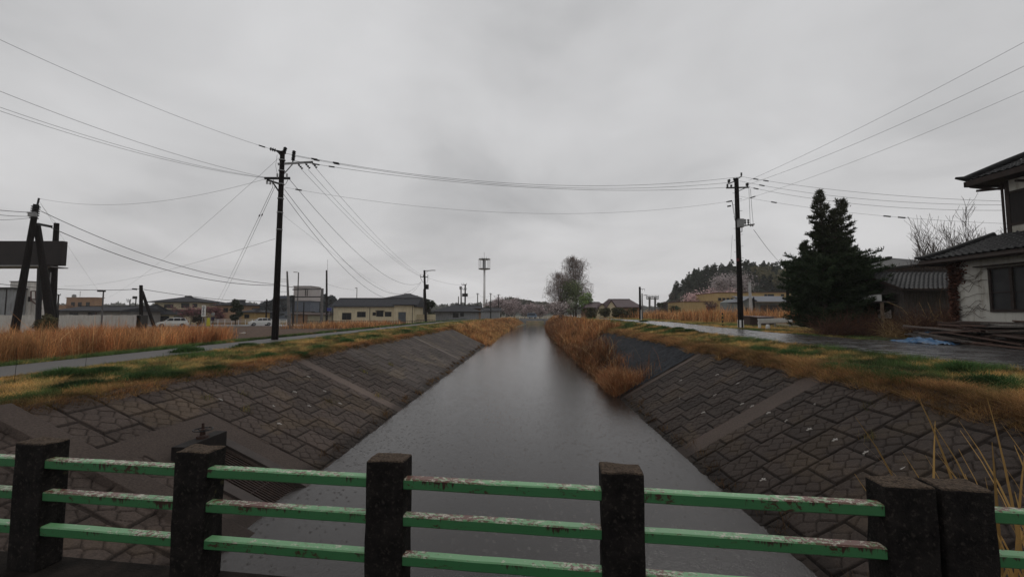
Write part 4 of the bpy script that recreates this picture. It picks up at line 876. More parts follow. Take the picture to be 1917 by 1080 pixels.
def blob_tree(name, label, px, Y, pytop, wpx, cols, seed=1, n=2500, ls=.35, trunk=.15, group=None, cat='tree', z0=None, cone=0.0, lumps=9, thin=1.0, limbs=5, flat=.5, hi=.85):
    """dense crown built of leaf clumps round a few lobes"""
    rs = np.random.default_rng(seed); x = XA(px, Y); z0 = groundz(x, Y) - .1 if z0 is None else z0; H = ZA(pytop, Y) - z0; R_ = wpx * Y / FPX / 2
    e_ = thing(name, label, cat, (x, Y, z0), 0, group)
    cz = rs.uniform(.25, hi, lumps) * H; sc = (1 - cone * (cz / H)) * np.sqrt(np.clip(1 - ((cz / H - .5) / .62) ** 2, .1, 1)); a = rs.random(lumps) * 6.28; rr = rs.random(lumps) ** .5 * R_ * .62 * sc
    cen_ = np.stack([rr * np.cos(a), rr * np.sin(a), cz], -1); lr = R_ * rs.uniform(.32, .52, lumps) * (1 - cone * .5); lr = np.minimum(lr, H - cz + R_ * .05); k = rs.integers(0, lumps, n); d = rs.normal(size=(n, 3)); d /= np.linalg.norm(d, axis=1, keepdims=True)
    C = cen_[k] + d * (lr[k] * rs.random(n) ** .35)[:, None]; C = C[C[:, 2] > 0]
    f = rs.random((len(C), 1)); tone = (.7 + .6 * _tab[k[:len(C)] % 256, seed % 256])[:, None]; col = (np.array(cols[0]) * (1 - f) + np.array(cols[1]) * f) * tone
    m = MB(); m.cyl((0, 0, 0), (0, 0, H * .6), max(.08, H * trunk * .12), .05, 7)
    for i in range(min(limbs, lumps)): m.cyl((0, 0, min(H * (.06 + .35 * i / limbs), cen_[i][2] * .8)), tuple(cen_[i]), max(.05, H * .01), .03, 5)
    m.build('trunk', MT['bark'], e_); leaf_mesh('crown', C, ls * (.5 + rs.random(len(C))), col, e_, rs=rs, thin=thin, flat=flat)
    return e_
DG = ((.026, .036, .020), (.050, .062, .034)); PINK = ((.62, .42, .42), (.78, .60, .58)); PALEP = ((.50, .42, .41), (.66, .58, .56)); OLV = ((.13, .12, .06), (.20, .17, .09)); FRESH = ((.16, .24, .07), (.26, .36, .12))

# big evergreen on the right: branches with sprays of short needles
def evergreen():
    rs = np.random.default_rng(11); x, y = XA(1560, 26.5), 26.5; z0 = groundz(x, y) - .05; e_ = thing('evergreen_tree', 'big dark evergreen with ragged double top beside the wet road', 'tree', (x, y, z0))
    segs = []; C = []; 
    stems = [((-.45, 0), 9.35, 1.45), ((1.05, .2), 8.85, 1.35), ((.25, -.3), 8.0, 2.0), ((.6, .3), 6.6, 2.4), ((-.5, .3), 7.0, 1.9), ((-1.6, .1), 6.0, 1.2), ((1.45, .3), 6.3, 1.2), ((-.9, -.5), 4.6, 2.1), ((.9, -.6), 4.8, 2.3)]
    for (ox, oy), H, R0 in stems:
        b0 = Vector((ox * .25, oy * .25, 0)); t0 = Vector((ox, oy, H)); mid = Vector((ox * .9, oy, H * .35)); pts = [b0, mid, t0]
        segs.append((b0, mid, .17, .12)); segs.append((mid, t0, .12, .02))
        nb = int(H * 17)
        for i in range(nb):
            u = (i + rs.random()) / nb; zz = H * (.03 + .97 * u); c = mid.lerp(t0, (zz - mid.z) / (t0.z - mid.z)) if zz > mid.z else b0.lerp(mid, zz / mid.z)
            rad = R0 * (1 - u) ** .75 * (.55 + .75 * rs.random()) + .15
            if zz < 4.6: rad = max(rad, min(2.35, R0 * 1.25) * (.6 + .5 * rs.random()))
            a = rs.random() * 6.283; d = Vector((math.cos(a), math.sin(a), .30 - .15 * rs.random())); lim = 3.0 * (1 - .55 * max(zz - 4.5, 0) / 5); rad = min(rad, max(.35, (lim - c.x * (1 if d.x > 0 else -1)) / max(abs(d.x), .35))); tip = c + d * rad
            segs.append((c, tip, .03, .008)); m_ = int(24 + rad * (90 if zz < 5 else 75)); f = rs.random(m_) ** .6
            base = np.array(c)[None] * (1 - f[:, None]) + np.array(tip)[None] * f[:, None]; C.append(base + rs.normal(size=(m_, 3)) * np.array((.12, .12, .06)) * (1.15 - .7 * f[:, None]))
            C.append(np.array(tip)[None] + rs.normal(size=(14, 3)) * .05 + np.array((0, 0, .07)))
    C = np.concatenate(C); C = C[(C[:, 2] > .1)]; n = len(C)
    seg_mesh('trunk', segs, MT['bark'], e_)
    big = fbm(C[:, 0] * 1.3 + 9, C[:, 2] * 1.1, 3)[:, None]; f = rs.random((n, 1)); topb = np.clip((C[:, 2:3] - 4.5) / 3, 0, 1)
    col = (np.array((.018, .032, .017)) * (1 - f) + np.array((.050, .070, .034)) * f) * (.5 + big); col = col * (1 - .5 * topb) + topb * .5 * np.array((.052, .042, .030)) * (.5 + big)
    d = rs.normal(size=(n, 3)); d[:, 2] = np.abs(d[:, 2]) * .8 + .2; d /= np.linalg.norm(d, axis=1, keepdims=True); b = np.cross(d, rs.normal(size=(n, 3))); b /= np.linalg.norm(b, axis=1, keepdims=True); L = (.12 + .13 * rs.random(n))[:, None]
    V = np.stack([C - b * .028, C + b * .028, C + d * L], 1).reshape(-1, 3); npmesh('crown', V, np.arange(3 * n).reshape(n, 3), MT['leafy'], e_, col=np.repeat(col, 3, 0))
evergreen()
tree('bare_tree', 'bare budding tree rising behind the old house roof', 1795, 30, 372, seed=5, wpx=150, leaf=((.14, .08, .07), (.22, .13, .11)), nl=900, lsize=.05, lv=3, kids=3, up=.6, bark='bark', spread=.5, rmin=.010, scat=.15, stems=5, fan=.75)
# centre group beside the canal
blob_tree('bare_tree', 'round topped bare tree, left one of the group at the end of the canal', 1048, 112, 511, 74, ((.12, .09, .078), (.21, .165, .145)), 121, 6000, .9, lumps=44, thin=.07, limbs=18, flat=1.3, hi=.97)
blob_tree('bare_tree', 'tallest bare tree in the group at the end of the canal', 1078, 116, 484, 72, ((.12, .09, .078), (.21, .165, .145)), 122, 7500, 1.0, lumps=52, thin=.07, limbs=20, flat=1.3, hi=1.0)
blob_tree('leafing_tree', 'green leafing tree in front of the tallest bare tree', 1074, 108, 518, 58, ((.085, .11, .05), (.16, .19, .09)), 23, 5000, .24, lumps=34)
blob_tree('leafing_tree', 'small bright green tree at the right edge of the centre group', 1096, 104, 541, 34, FRESH, 24, 1700, .28, lumps=10)
tree('cherry_tree', 'low pink cherry tree at the foot of the centre group', 1050, 100, 562, seed=25, wpx=44, leaf=PALEP, nl=1800, lsize=.22, lv=3, bark='bark', rmin=.03, scat=.7)
blob_tree('bush', 'pale green rounded bush standing before the centre trees', 1069, 98, 553, 18, ((.22, .25, .17), (.32, .34, .25)), 26, 700, .22, cat='bush')
GC = 'cherry trees in bloom at the end of the canal'
for i, (px, py, w, Y, lab) in enumerate(((926, 558, 30, 165, 'dull pink cherry tree right of the white mast, first of the row'), (947, 561, 30, 175, 'second cherry tree right of the mast'), (963, 559, 34, 180, 'broad cherry tree in the middle of the row'), (982, 566, 30, 192, 'cherry tree just left of the canal end'), (1010, 570, 30, 196, 'cherry tree just right of the canal end'))):
    tree('cherry_tree', lab, px, Y, py, seed=31 + i, wpx=w, leaf=((.36, .29, .30), (.56, .46, .46)), nl=2400, lsize=.36, lv=3, group=GC, rmin=.05, scat=1.0)
blob_tree('conifer', 'small dark conifer among the far cherry trees', 994, 205, 557, 14, DG, 41, 900, .4, cone=.8, cat='tree')
blob_tree('tree', 'dark round tree right of the lamp pole', 804, 100, 557, 24, DG, 42, 1600, .4)
blob_tree('tree', 'small dark tree behind the bungalow roof', 683, 125, 556, 16, DG, 43, 700, .4)
blob_tree('tree', 'dark tree top at the right end of the bungalow roof', 776, 110, 547, 20, DG, 44, 1200, .4, cone=.5)
blob_tree('tree', 'dark low tree just right of the mast foot', 913, 160, 568, 14, DG, 45, 600, .4)
blob_tree('conifer', 'dark bushy conifer in front of the second house', 441, 84, 555, 34, DG, 46, 3200, .34, cone=.6, lumps=14)
tree('plum_tree', 'dark red plum tree before the two storey house, left of the sign', 358, 84, 572, seed=47, wpx=44, leaf=((.20, .075, .085), (.36, .17, .18)), nl=1500, lsize=.2, lv=3, rmin=.03, scat=.8)
tree('plum_tree', 'dark red plum tree right of the white sign', 396, 86, 575, seed=48, wpx=26, leaf=((.17, .06, .07), (.28, .12, .13)), nl=1100, lsize=.2, lv=3, rmin=.03, scat=.8)
blob_tree('bush', 'dark bush by the parked car in front of the two storey house', 371, 78, 589, 20, ((.03, .03, .022), (.06, .05, .04)), 49, 900, .25, cat='bush')
blob_tree('bush', 'dark green bush in the reeds below the leaning poles', 84, 35, 588, 44, ((.05, .055, .028), (.12, .10, .05)), 50, 1800, .16, cat='bush')
for i, (px, w) in enumerate(((1108, 30), (1132, 30), (1158, 34), (1183, 30))):
    blob_tree('hedge_bush', ('first', 'second', 'third', 'fourth')[i] + ' olive bush from the left in the hedge before the dark red roofs', px, 88 - i * 3, 576 + (i % 2), w, ((.055, .055, .030), (.10, .095, .05)), 60 + i, 1300, .28, cat='bush', group='hedge before the dark red roofs', lumps=12)
GP2 = 'pink cherries behind the long ochre building'
for i, (px, py, w, lab) in enumerate(((1299, 550, 36, 'left end'), (1322, 546, 34, 'left of middle'), (1343, 543, 34, 'right of middle'), (1365, 544, 30, 'right end'))):
    tree('cherry_tree', 'pink blossoming cherry behind the ochre building, ' + lab + ' of its row', px, 112, py, seed=71 + i, wpx=w, leaf=PINK, nl=2800, lsize=.30, lv=3, group=GP2, rmin=.03, scat=1.0)
for i, (px, py, w, lab) in enumerate(((1245, 560, 22, 'brownish'), (1262, 545, 26, 'grey brown'), (1237, 565, 16, 'low dull green'))):
    blob_tree('tree', lab + ' tree at the left foot of the wooded hill', px, 150 - 6 * i, py, w, (((.10, .075, .065), (.16, .12, .10)), ((.09, .075, .07), (.15, .125, .11)), ((.05, .06, .035), (.09, .10, .06)))[i], 80 + i, 1600, .4, lumps=10)
blob_tree('bush', 'dark green shrub left of the long ochre building', 1267, 92, 572, 26, ((.04, .055, .03), (.07, .09, .045)), 84, 1300, .3, cat='bush')
tree('plum_tree', 'small dark red tree before the ochre building', 1333, 84, 562, seed=85, wpx=18, leaf=((.18, .09, .09), (.28, .16, .15)), nl=500, lsize=.2, lv=3, rmin=.03)

# ------------------------------------------------------------------ hills and woods
def hillmesh(name, prof, Y, dy, colr, m=None):
    """prof: (px, py) skyline of the bare ground at distance Y"""
    pxs = np.linspace(prof[0][0], prof[-1][0], 90); py = np.interp(pxs, [a for a, b in prof], [b for a, b in prof]); zt = 1.6 + (588 - py) * Y / FPX
    ys = np.linspace(-1, 1, 15); V = []
    for v in ys:
        yy = Y + v * dy; k = 1 - abs(v) ** 1.6; V.append(np.stack([(pxs - 958.5) / FPX * Y, pxs * 0 + yy, -2 + (zt + 2) * k + .02 * Y * (fbm(pxs * .05, pxs * 0 + v * 3, 3) - .5) * k], -1))
    V = np.array(V); a, b = V.shape[:2]; i = np.arange(a * b).reshape(a, b); F = np.stack([i[:-1, :-1], i[:-1, 1:], i[1:, 1:], i[1:, :-1]], -1).reshape(-1, 4)
    o = npmesh(name, V.reshape(-1, 3), F, m or pmat('hill_cover', colr, tuple(c * .6 for c in colr), .02, .95), smooth=True); o['kind'] = 'structure'
    return (lambda x, y: np.interp(x / Y * FPX + 958.5, pxs, zt) * 1.0), pxs
def wood(name, label, n, pxr, zfun, Y, dy, hts, cols, seed, kind='cone', per=70, ls=.9):
    rs = np.random.default_rng(seed); px = rs.uniform(*pxr, n); v = rs.uniform(-.95, .35, n); y = Y + v * dy; x = (px - 958.5) / FPX * Y; zt = zfun(x, y); z = -2 + (zt + 2) * (1 - np.abs(v) ** 1.6) - .5
    H = rs.uniform(*hts, n); k = np.repeat(np.arange(n), per); u = rs.random(n * per); a = rs.random(n * per) * 6.283
    if kind == 'cone': rad = H[k] * .27 * (1 - u) ** .7 * (.6 + .6 * rs.random(len(k))); hh = u * .95 + .02
    else: rad = H[k] * .42 * np.sqrt(np.clip(1 - (2 * u - 1) ** 2, 0, 1)) * rs.random(len(k)) ** .3; hh = .2 + .8 * u
    C = np.stack([x[k] + rad * np.cos(a), y[k] + rad * np.sin(a), z[k] + hh * H[k]], -1); t_ = (.6 + .8 * rs.random(n))[k][:, None]; f = rs.random((len(k), 1)); col = (np.array(cols[0]) * (1 - f) + np.array(cols[1]) * f) * t_
    nn = len(C); s_ = (ls * (1.2 - .7 * (u if kind == 'cone' else u * .4)) * (.6 + .7 * rs.random(nn)))[:, None]; aa = rs.normal(size=(nn, 3)); aa /= np.linalg.norm(aa, axis=1, keepdims=True); b = np.cross(aa, rs.normal(size=(nn, 3))); b /= np.linalg.norm(b, axis=1, keepdims=True)
    V = np.stack([C - b * s_ * .5, C + b * s_ * .5, C + aa * s_], 1).reshape(-1, 3); o = npmesh(name, V, np.arange(3 * nn).reshape(nn, 3), MT['leafy'], col=np.repeat(col, 3, 0)); tag(o, label, kind='stuff')
zf, _ = hillmesh('hill', [(1250, 592), (1268, 580), (1276, 552), (1300, 533), (1340, 520), (1400, 513), (1440, 520), (1480, 530), (1560, 545), (1640, 530), (1700, 520), (1760, 528), (1900, 565)], 210, 55, (.028, .034, .022))
CON = ((.024, .033, .024), (.045, .056, .038))
wood('forest', 'dark conifer wood covering the hill on the right', 560, (1268, 1800), zf, 210, 50, (5.5, 9.5), CON, 91, per=130, ls=1.5)
wood('forest', 'paler bamboo and broadleaf wood on the right flank of the hill', 110, (1402, 1500), lambda x, y: zf(x, y) * .80, 196, 44, (5, 8), ((.10, .10, .055), (.17, .15, .085)), 92, 'round', 120, 1.2)
for i, (px, py, w, lab) in enumerate(((1364, 515, 44, 'pale cherry in bloom high on the wooded hillside, left one'), (1388, 512, 34, 'pale cherry in bloom high on the wooded hillside, right one'), (1364, 535, 24, 'small dull pink cherry low on the wooded hillside'))):
    tree('cherry_tree', lab, px, 146, py, seed=95 + i, wpx=w, leaf=((.34, .30, .30), (.52, .46, .46)), nl=2600, lsize=.42, lv=3, group='cherries on the hillside', rmin=.05, scat=1.3, z0=(ZA(560, 146)))
zf2, _ = hillmesh('hill', [(500, 592), (525, 572), (560, 564), (600, 562), (622, 568), (650, 592)], 180, 30, (.045, .052, .062))
wood('forest', 'slate dark wood on the low hill left of the bungalow', 130, (520, 640), zf2, 180, 26, (2.5, 4.2), ((.035, .042, .045), (.055, .062, .066)), 93, 'round', 110, .8)
zf3, _ = hillmesh('hill', [(-300, 574), (0, 578), (240, 577), (300, 579), (400, 578), (520, 576), (620, 582), (760, 585), (800, 580), (860, 576), (900, 578), (930, 570), (960, 566), (1000, 574), (1040, 580), (1240, 583), (1500, 575), (2200, 572)], 620, 120, (.05, .06, .05))
wood('forest', 'far wooded ridge fading into the haze along the horizon', 1500, (-250, 2150), zf3, 620, 110, (5, 9), ((.04, .05, .04), (.07, .08, .06)), 94, 'round', 26, 3.4)
wood('forest', 'wooded knoll behind the far cherry trees', 90, (922, 1045), lambda x, y: 1.6 + (588 - np.interp(x / 300 * FPX + 958.5, [920, 940, 962, 990, 1045], [583, 571, 566, 574, 583])) * 300 / FPX, 300, 20, (3, 6), ((.06, .065, .045), (.10, .10, .07)), 96, 'round', 90, 1.6)

# ------------------------------------------------------------------ buildings
def window(parent, o, x0, x1, y, z0, z1, fr='frame', gl='glass', bars=1, w=.06):
    m = MB(); d = .05
    m.b2(x0 - w, x1 + w, y - d, y + d, z1, z1 + w); m.b2(x0 - w, x1 + w, y - d, y + d, z0 - w, z0); m.b2(x0 - w, x0, y - d, y + d, z0, z1); m.b2(x1, x1 + w, y - d, y + d, z0, z1)
    for i in range(bars): xx = x0 + (x1 - x0) * (i + 1) / (bars + 1); m.b2(xx - w * .4, xx + w * .4, y - d * .8, y + d * .8, z0, z1)
    f = wb(m, 'window', MT[fr] if isinstance(fr, str) else fr, parent)
    m = MB(); m.b2(x0, x1, y - .02, y + .02, z0, z1); L = Vector(parent.location); m.v = [tuple(Vector(v) - L) for v in m.v]; m.build('pane', MT[gl] if isinstance(gl, str) else gl, f); return f
def house(name, label, px0, px1, Y, pyeave, pyridge, depth, wall, roof='rooftile', kind='hip', over=.6, wins=(), z0=None, hipin=None, cat='house', parent=None, fr='frame', doors=()):
    x0, x1 = XA(px0, Y), XA(px1, Y); zb = (min(groundz(x0, Y), groundz(x1, Y)) - .3) if z0 is None else z0; ze = ZA(pyeave, Y); e_ = parent or thing(name, label, cat, ((x0 + x1) / 2, Y, zb)); yr = Y + depth / 2; zr = ZA(pyridge, yr)
    m = MB(); m.b2(x0, x1, Y, Y + depth, zb, ze); wb(m, 'wall', MT[wall] if isinstance(wall, str) else wall, e_)
    hi = (depth / 2 if hipin is None else hipin) if kind == 'hip' else 0; o = over; m = MB()
    if kind == 'gable': hi = -0.0
    th = .16; a, b, c, d = (x0 - o, Y - o, ze), (x1 + o, Y - o, ze), (x1 + o, Y + depth + o, ze), (x0 - o, Y + depth + o, ze)
    r1, r2 = (x0 + hi - (o if kind == 'gable' else 0), yr, zr), (x1 - hi + (o if kind == 'gable' else 0), yr, zr); up_ = lambda p: (p[0], p[1], p[2] + th)
    m.add([a, b, c, d, up_(a), up_(b), up_(c), up_(d), up_(r1), up_(r2)], [(3, 2, 1, 0), (0, 1, 5, 4), (1, 2, 6, 5), (2, 3, 7, 6), (3, 0, 4, 7), (4, 5, 9, 8), (6, 7, 8, 9), (5, 6, 9), (7, 4, 8)])
    rf = wb(m, 'roof', MT[roof] if isinstance(roof, str) else roof, e_); m = MB(); m.bar(Vector(up_(r1)), Vector(up_(r2)), .3, .22); m.v = [tuple(Vector(v) - Vector(e_.location)) for v in m.v]; m.build('ridge_cap', MT['dark'], rf)
    if kind == 'gable':
        m = MB(); 
        for xx in (x0, x1 - .1): m.add([(xx, Y, ze + .01), (xx, Y + depth, ze + .01), (xx, yr, zr), (xx + .1, Y, ze + .01), (xx + .1, Y + depth, ze + .01), (xx + .1, yr, zr)], [(0, 1, 2), (5, 4, 3), (0, 3, 4, 1), (1, 4, 5, 2), (2, 5, 3, 0)])
        wb(m, 'gable', MT[wall] if isinstance(wall, str) else wall, e_)
    for (a0, a1, b0, b1, *nb) in wins: window(e_, None, XA(a0, Y), XA(a1, Y), Y - .03, ZA(b1, Y), ZA(b0, Y), fr, bars=nb[0] if nb else 1)
    for (a0, a1, b0, b1) in doors: m = MB(); m.b2(XA(a0, Y), XA(a1, Y), Y - .08, Y - .01, ZA(b1, Y), ZA(b0, Y)); m.b2(XA((a0 + a1) / 2, Y) - .03, XA((a0 + a1) / 2, Y) + .03, Y - .11, Y - .081, ZA(b1, Y), ZA(b0, Y)); wb(m, 'door', pmat('slate_door', (.09, .10, .11), (.06, .07, .08), 2, .5), e_)
    return e_
# cream bungalow
hb = house('house', 'long cream bungalow with a dark slate roof left of the canal', 624, 776, 84, 574.5, 560, 8, 'cream', kind='gable', over=.55,
           wins=((641, 657, 586, 598), (669, 684, 584, 593), (698, 703, 585, 590, 0), (705, 717, 583, 592), (721, 732, 584, 592)), doors=((745, 760, 584, 602),))
m = MB(); m.b2(XA(738, 83), XA(773, 83), 82.9, 84, -.6, ZA(571, 83)); wb(m, 'porch_wall', MT['cream'], hb); m = MB(); m.prism([(XA(735, 82.4), ZA(571.5, 82.4)), (XA(776, 82.4), ZA(571.5, 82.4)), (XA(776, 82.4), ZA(570, 82.4)), (XA(735, 82.4), ZA(570, 82.4))], 82.2, 84); wb(m, 'porch_roof', MT['rooftile'], hb)
m = MB(); m.b2(XA(746, 83), XA(760, 83), 82.82, 82.89, -.4, ZA(584, 83)); wb(m, 'door', pmat('slate_door', (.09, .10, .11), (.06, .07, .08), 2, .5), hb)
m = MB()
for a, z in ((692, 576), (622, 577)): m.cyl((XA(a, 83.7), 83.7, -.6), (XA(a, 83.7), 83.7, ZA(z, 83.7)), .06, n=6)
m.cyl((XA(772, 82.7), 82.7, -.6), (XA(772, 82.7), 82.7, ZA(572, 82.7)), .06, n=6); wb(m, 'downpipe', MT['dark'], hb)
m = MB()
for a in (704, 712): m.b2(XA(a, 83) - .4, XA(a, 83) + .5, 83.4, 83.95, ZA(582, 83.5), ZA(581, 83.5))
wb(m, 'window_hood', MT['dark'], hb)
house('house', 'dark hipped roof house rising behind the right end of the cream bungalow', 722, 783, 96, 560, 551.5, 10, 'brown', kind='hip', over=.9, hipin=3)
house('house', 'long low house with dark grey roof and pale walls right of the lamp pole', 812, 893, 112, 584, 571, 14, 'grey', kind='hip', over=1.0, hipin=5, wins=((848, 858, 586, 594), (862, 868, 586, 592)))
house('shed', 'small brown shed with dark roof at the right end of the long low house', 879, 897, 118, 578, 573, 6, 'brown', kind='gable', cat='shed')
house('house', 'pale grey low buildings at the foot of the white mast', 897, 935, 150, 583, 577, 8, 'grey', kind='gable')
# two storey house
h2 = house('house', 'two storey cream house with dark hipped roofs behind the white car', 288, 372, 96, 566, 555.5, 6.5, 'cream', kind='hip', over=1.0, hipin=6, wins=((307, 323, 570, 576), (339, 353, 568, 576), (360, 368, 569, 575)))
m = MB(); z1, z0 = ZA(580.5, 94), ZA(589, 94); a, b = XA(276, 94), XA(380, 94); m.add([(a, 92.6, z0), (b, 92.6, z0), (b, 95.9, z1), (a, 95.9, z1), (a, 92.6, z0 + .15), (b, 92.6, z0 + .15), (b, 95.9, z1 + .15), (a, 95.9, z1 + .15)], [(3, 2, 1, 0), (4, 5, 6, 7), (0, 1, 5, 4), (1, 2, 6, 5), (2, 3, 7, 6), (3, 0, 4, 7)]); wb(m, 'lower_roof', MT['rooftile'], h2)
m = MB(); m.b2(XA(280, 94), XA(376, 94), 93.2, 95.9, -.9, z0 - .02); wb(m, 'lower_wall', MT['cream'], h2)
window(h2, None, XA(300, 93.2), XA(316, 93.2), 93.17, ZA(602, 93.2), ZA(592, 93.2)); window(h2, None, XA(326, 93.2), XA(343, 93.2), 93.17, ZA(602, 93.2), ZA(592, 93.2))
house('house', 'tan house with dark hipped roof behind the dark conifer', 404, 456, 98, 572, 563, 6, pmat('tan_wall', (.40, .27, .18), (.34, .22, .14), 1, .85), kind='hip', over=1.0, hipin=5, wins=((418, 426, 577, 584), (446, 452, 577, 583)))
house('house', 'low ochre annex at the right of the tan house', 452, 476, 94, 585, 579, 6, pmat('ochre_wall', (.42, .30, .13), (.36, .25, .11), 1, .85), kind='hip', over=.8, hipin=2.5, wins=((458, 466, 589, 595),))
house('house', 'low dark grey roofed outbuilding left of the two storey house', 236, 290, 92, 586, 571, 8, 'grey', kind='hip', over=.8, hipin=3)
# brown block and dark roof at left
bk = thing('building', 'flat roofed orange brown block on the left horizon', 'building', (XA(150, 120), 120, -.8)); m = MB(); m.b2(XA(122, 120), XA(176, 120), 120, 122.5, -.8, ZA(557.5, 120)); m.b2(XA(122, 120) - .15, XA(176, 120) + .15, 119.8, 122.7, ZA(557.5, 120), ZA(556.5, 120)); wb(m, 'wall', MT['brown'], bk)
m = MB(); m.b2(XA(108, 118), XA(122, 118), 118, 126, -.8, ZA(571, 118)); wb(m, 'side_wing', MT['brown'], bk)
for a in (135, 148, 163): window(bk, None, XA(a - 3, 120), XA(a + 3, 120), 119.97, ZA(573, 120), ZA(566, 120))
m = MB(); m.lathe((XA(136, 124), 124, ZA(556.5, 124)), [(.5, 0), (.5, .7), (.2, .9)], 8); wb(m, 'roof_tank', MT['metal'], bk)
m = MB(); m.cyl((XA(147, 121), 121, ZA(556, 121)), (XA(147, 121), 121, ZA(545, 121)), .05, n=4); m.bar((XA(145, 121), 121, ZA(547, 121)), (XA(149, 121), 121, ZA(547, 121)), .05); wb(m, 'aerial', MT['metal'], bk)
house('house', 'long dark roofed hall before the orange brown block', 108, 224, 78, 583, 575, 9, pmat('dull_wall', (.20, .19, .18), (.14, .13, .12), 1, .85), kind='gable', over=.6, wins=((130, 145, 585, 591), (165, 180, 585, 591)))
# white house at the far left
wh = thing('house', 'white flat roofed house at the left edge behind the leaning poles', 'house', (XA(35, 62), 62, -.8)); m = MB(); m.b2(XA(14, 62), XA(52, 62), 62, 64.2, -.8, ZA(527.5, 62)); wb(m, 'wall', MT['white'], wh)
m = MB(); m.b2(XA(13, 62), XA(53, 62), 61.9, 64.3, ZA(527.5, 62), ZA(526.3, 62)); wb(m, 'parapet', MT['dark'], wh); m = MB(); m.b2(XA(-60, 60), XA(16, 60), 60, 61.9, -.8, ZA(541, 60)); wb(m, 'side_wing', MT['grey'], wh)
m = MB(); m.b2(XA(-60, 60), XA(16, 60) + .2, 59.7, 61.9, ZA(541, 60), ZA(538, 60)); wb(m, 'wing_roof', MT['dark'], wh); m = MB(); m.b2(XA(53, 62), XA(66, 62), 62.3, 63.5, -.8, ZA(560, 62)); wb(m, 'annex', MT['white'], wh)
m = MB()
for a, b in (((58, 545), (78, 545)), ((58, 560), (78, 560)), ((58, 545), (58, 562)), ((67, 545), (67, 562)), ((78, 545), (78, 562)), ((58, 562), (78, 578))): m.bar(P(*a, 61.8), P(*b, 61.8), .12)
wb(m, 'balcony_rail', pmat('rust_rail', (.10, .05, .04), (.06, .03, .03), 3, .7), wh); window(wh, None, XA(51, 62), XA(54, 62), 61.97, ZA(564, 62), ZA(556, 62), bars=0); window(wh, None, XA(24, 62), XA(34, 62), 61.97, ZA(543, 62), ZA(540, 62), bars=0)
m = MB(); m.cyl((XA(8, 59.5), 59.5, -.8), (XA(8, 59.5), 59.5, ZA(542, 59.5)), .07, n=6); wb(m, 'downpipe', MT['dark'], wh)
fw = thing('fence_wall', 'long plain white panel fence behind the reeds on the left', 'fence', (XA(185, 50), 50, -.7)); m = MB(); x0, x1 = XA(-70, 50), XA(262, 50)
npn = 26
for i in range(npn): a = x0 + (x1 - x0) * i / npn; m.b2(a + .02, a + (x1 - x0) / npn - .02, 50, 50.06, -.7, ZA(590, 50) + .03 * (i % 2))
wb(m, 'panels', MT['white'], fw); m = MB(); m.b2(x0, x1, 50.07, 50.12, 0.2, .3); m.b2(x0, x1, 50.07, 50.12, 1.0, 1.1); wb(m, 'rail', MT['metal'], fw)
m = MB(); m.b2(XA(262, 50.5), XA(271, 50.5), 50, 50.9, -.7, ZA(590, 50.5)); o = wb(m, 'gate_post', MT['frame'], fw)
# concrete tower house behind the gantry
tw = thing('tower_building', 'pale concrete tower with shutter stripes behind the gantry', 'building', (XA(564, 140), 140, -.8)); m = MB(); m.b2(XA(548, 140), XA(581, 140), 140, 147, ZA(563, 140), ZA(536, 140)); wb(m, 'tower_wall', pmat('pale_pinkish_panel', (.42, .38, .38), (.34, .32, .32), 1, .8, stretch=(5, 5, .2)), tw)
m = MB(); m.b2(XA(548, 140) - .2, XA(581, 140) + .2, 139.8, 147.2, ZA(536, 140), ZA(535.3, 140)); wb(m, 'parapet', MT['frame'], tw); m = MB(); m.b2(XA(550, 140), XA(579, 140), 140.5, 147, -.8, ZA(563, 140) - .02); wb(m, 'base_wall', MT['blue'], tw)
m = MB()
for a in (570.5, 574): m.b2(XA(a, 140) - .12, XA(a, 140) + .12, 139.86, 139.99, ZA(554, 140), ZA(543, 140))
wb(m, 'shutter', MT['frame'], tw)
house('shed', 'pale yellow boundary building with a brown flat top before the slate hill', 576, 607, 96, 590, 586.5, 6, pmat('pale_yellow_wall', (.36, .33, .24), (.28, .26, .19), 1, .85), roof='darkbrown', kind='gable', cat='shed')
house('shed', 'low orange brown shed between tower and near pole', 545, 575, 100, 589, 585, 5, 'brown', roof='darkbrown', kind='gable', cat='shed')
bs = thing('road_sign', 'small plain blue sign at the left corner of the bungalow', 'sign', (XA(616, 80), 80, -.7)); m = MB(); m.b2(XA(612, 80), XA(620, 80), 79.9, 80, ZA(582, 80), ZA(576, 80)); wb(m, 'panel', pmat('blue_sign', (.05, .06, .22), (.04, .05, .18), 2, .5), bs); m = MB(); m.cyl((XA(616, 80.1), 80.1, -.7), (XA(616, 80.1), 80.1, ZA(576, 80)), .05, n=6); wb(m, 'post', MT['metal'], bs)
# right side
REDROOF = pmat('dark_red_roof', (.085, .055, .06), (.06, .038, .042), 1, .7)
def gabled(label, px0, px1, Y, pye, pyr, depth, wall, rf, gpx):
    e_ = house('house', label, px0, px1, Y, pye, pyr, depth, wall, roof=rf, kind='hip', over=.8, hipin=.8); 
    x0, x1 = XA(gpx[0], Y - 2), XA(gpx[1], Y - 2); xm_ = (x0 + x1) / 2; ze, zr = ZA(pye + 1, Y - 2), ZA(gpx[2], Y - 2); m = MB(); m.prism([(x0, -.2), (x1, -.2), (x1, ze), (xm_, zr), (x0, ze)], Y - 2, Y + 1.5); wb(m, 'gable_wing', MT['cream'], e_)
    m = MB()
    for a, b in (((x0 - .4, ze - .3), (xm_, zr + .1)), ((xm_, zr + .1), (x1 + .4, ze - .3))): m.bar((a[0], Y - .5, a[1]), (b[0], Y - .5, b[1]), 3.6, .14)
    wb(m, 'wing_roof', rf, e_); return e_
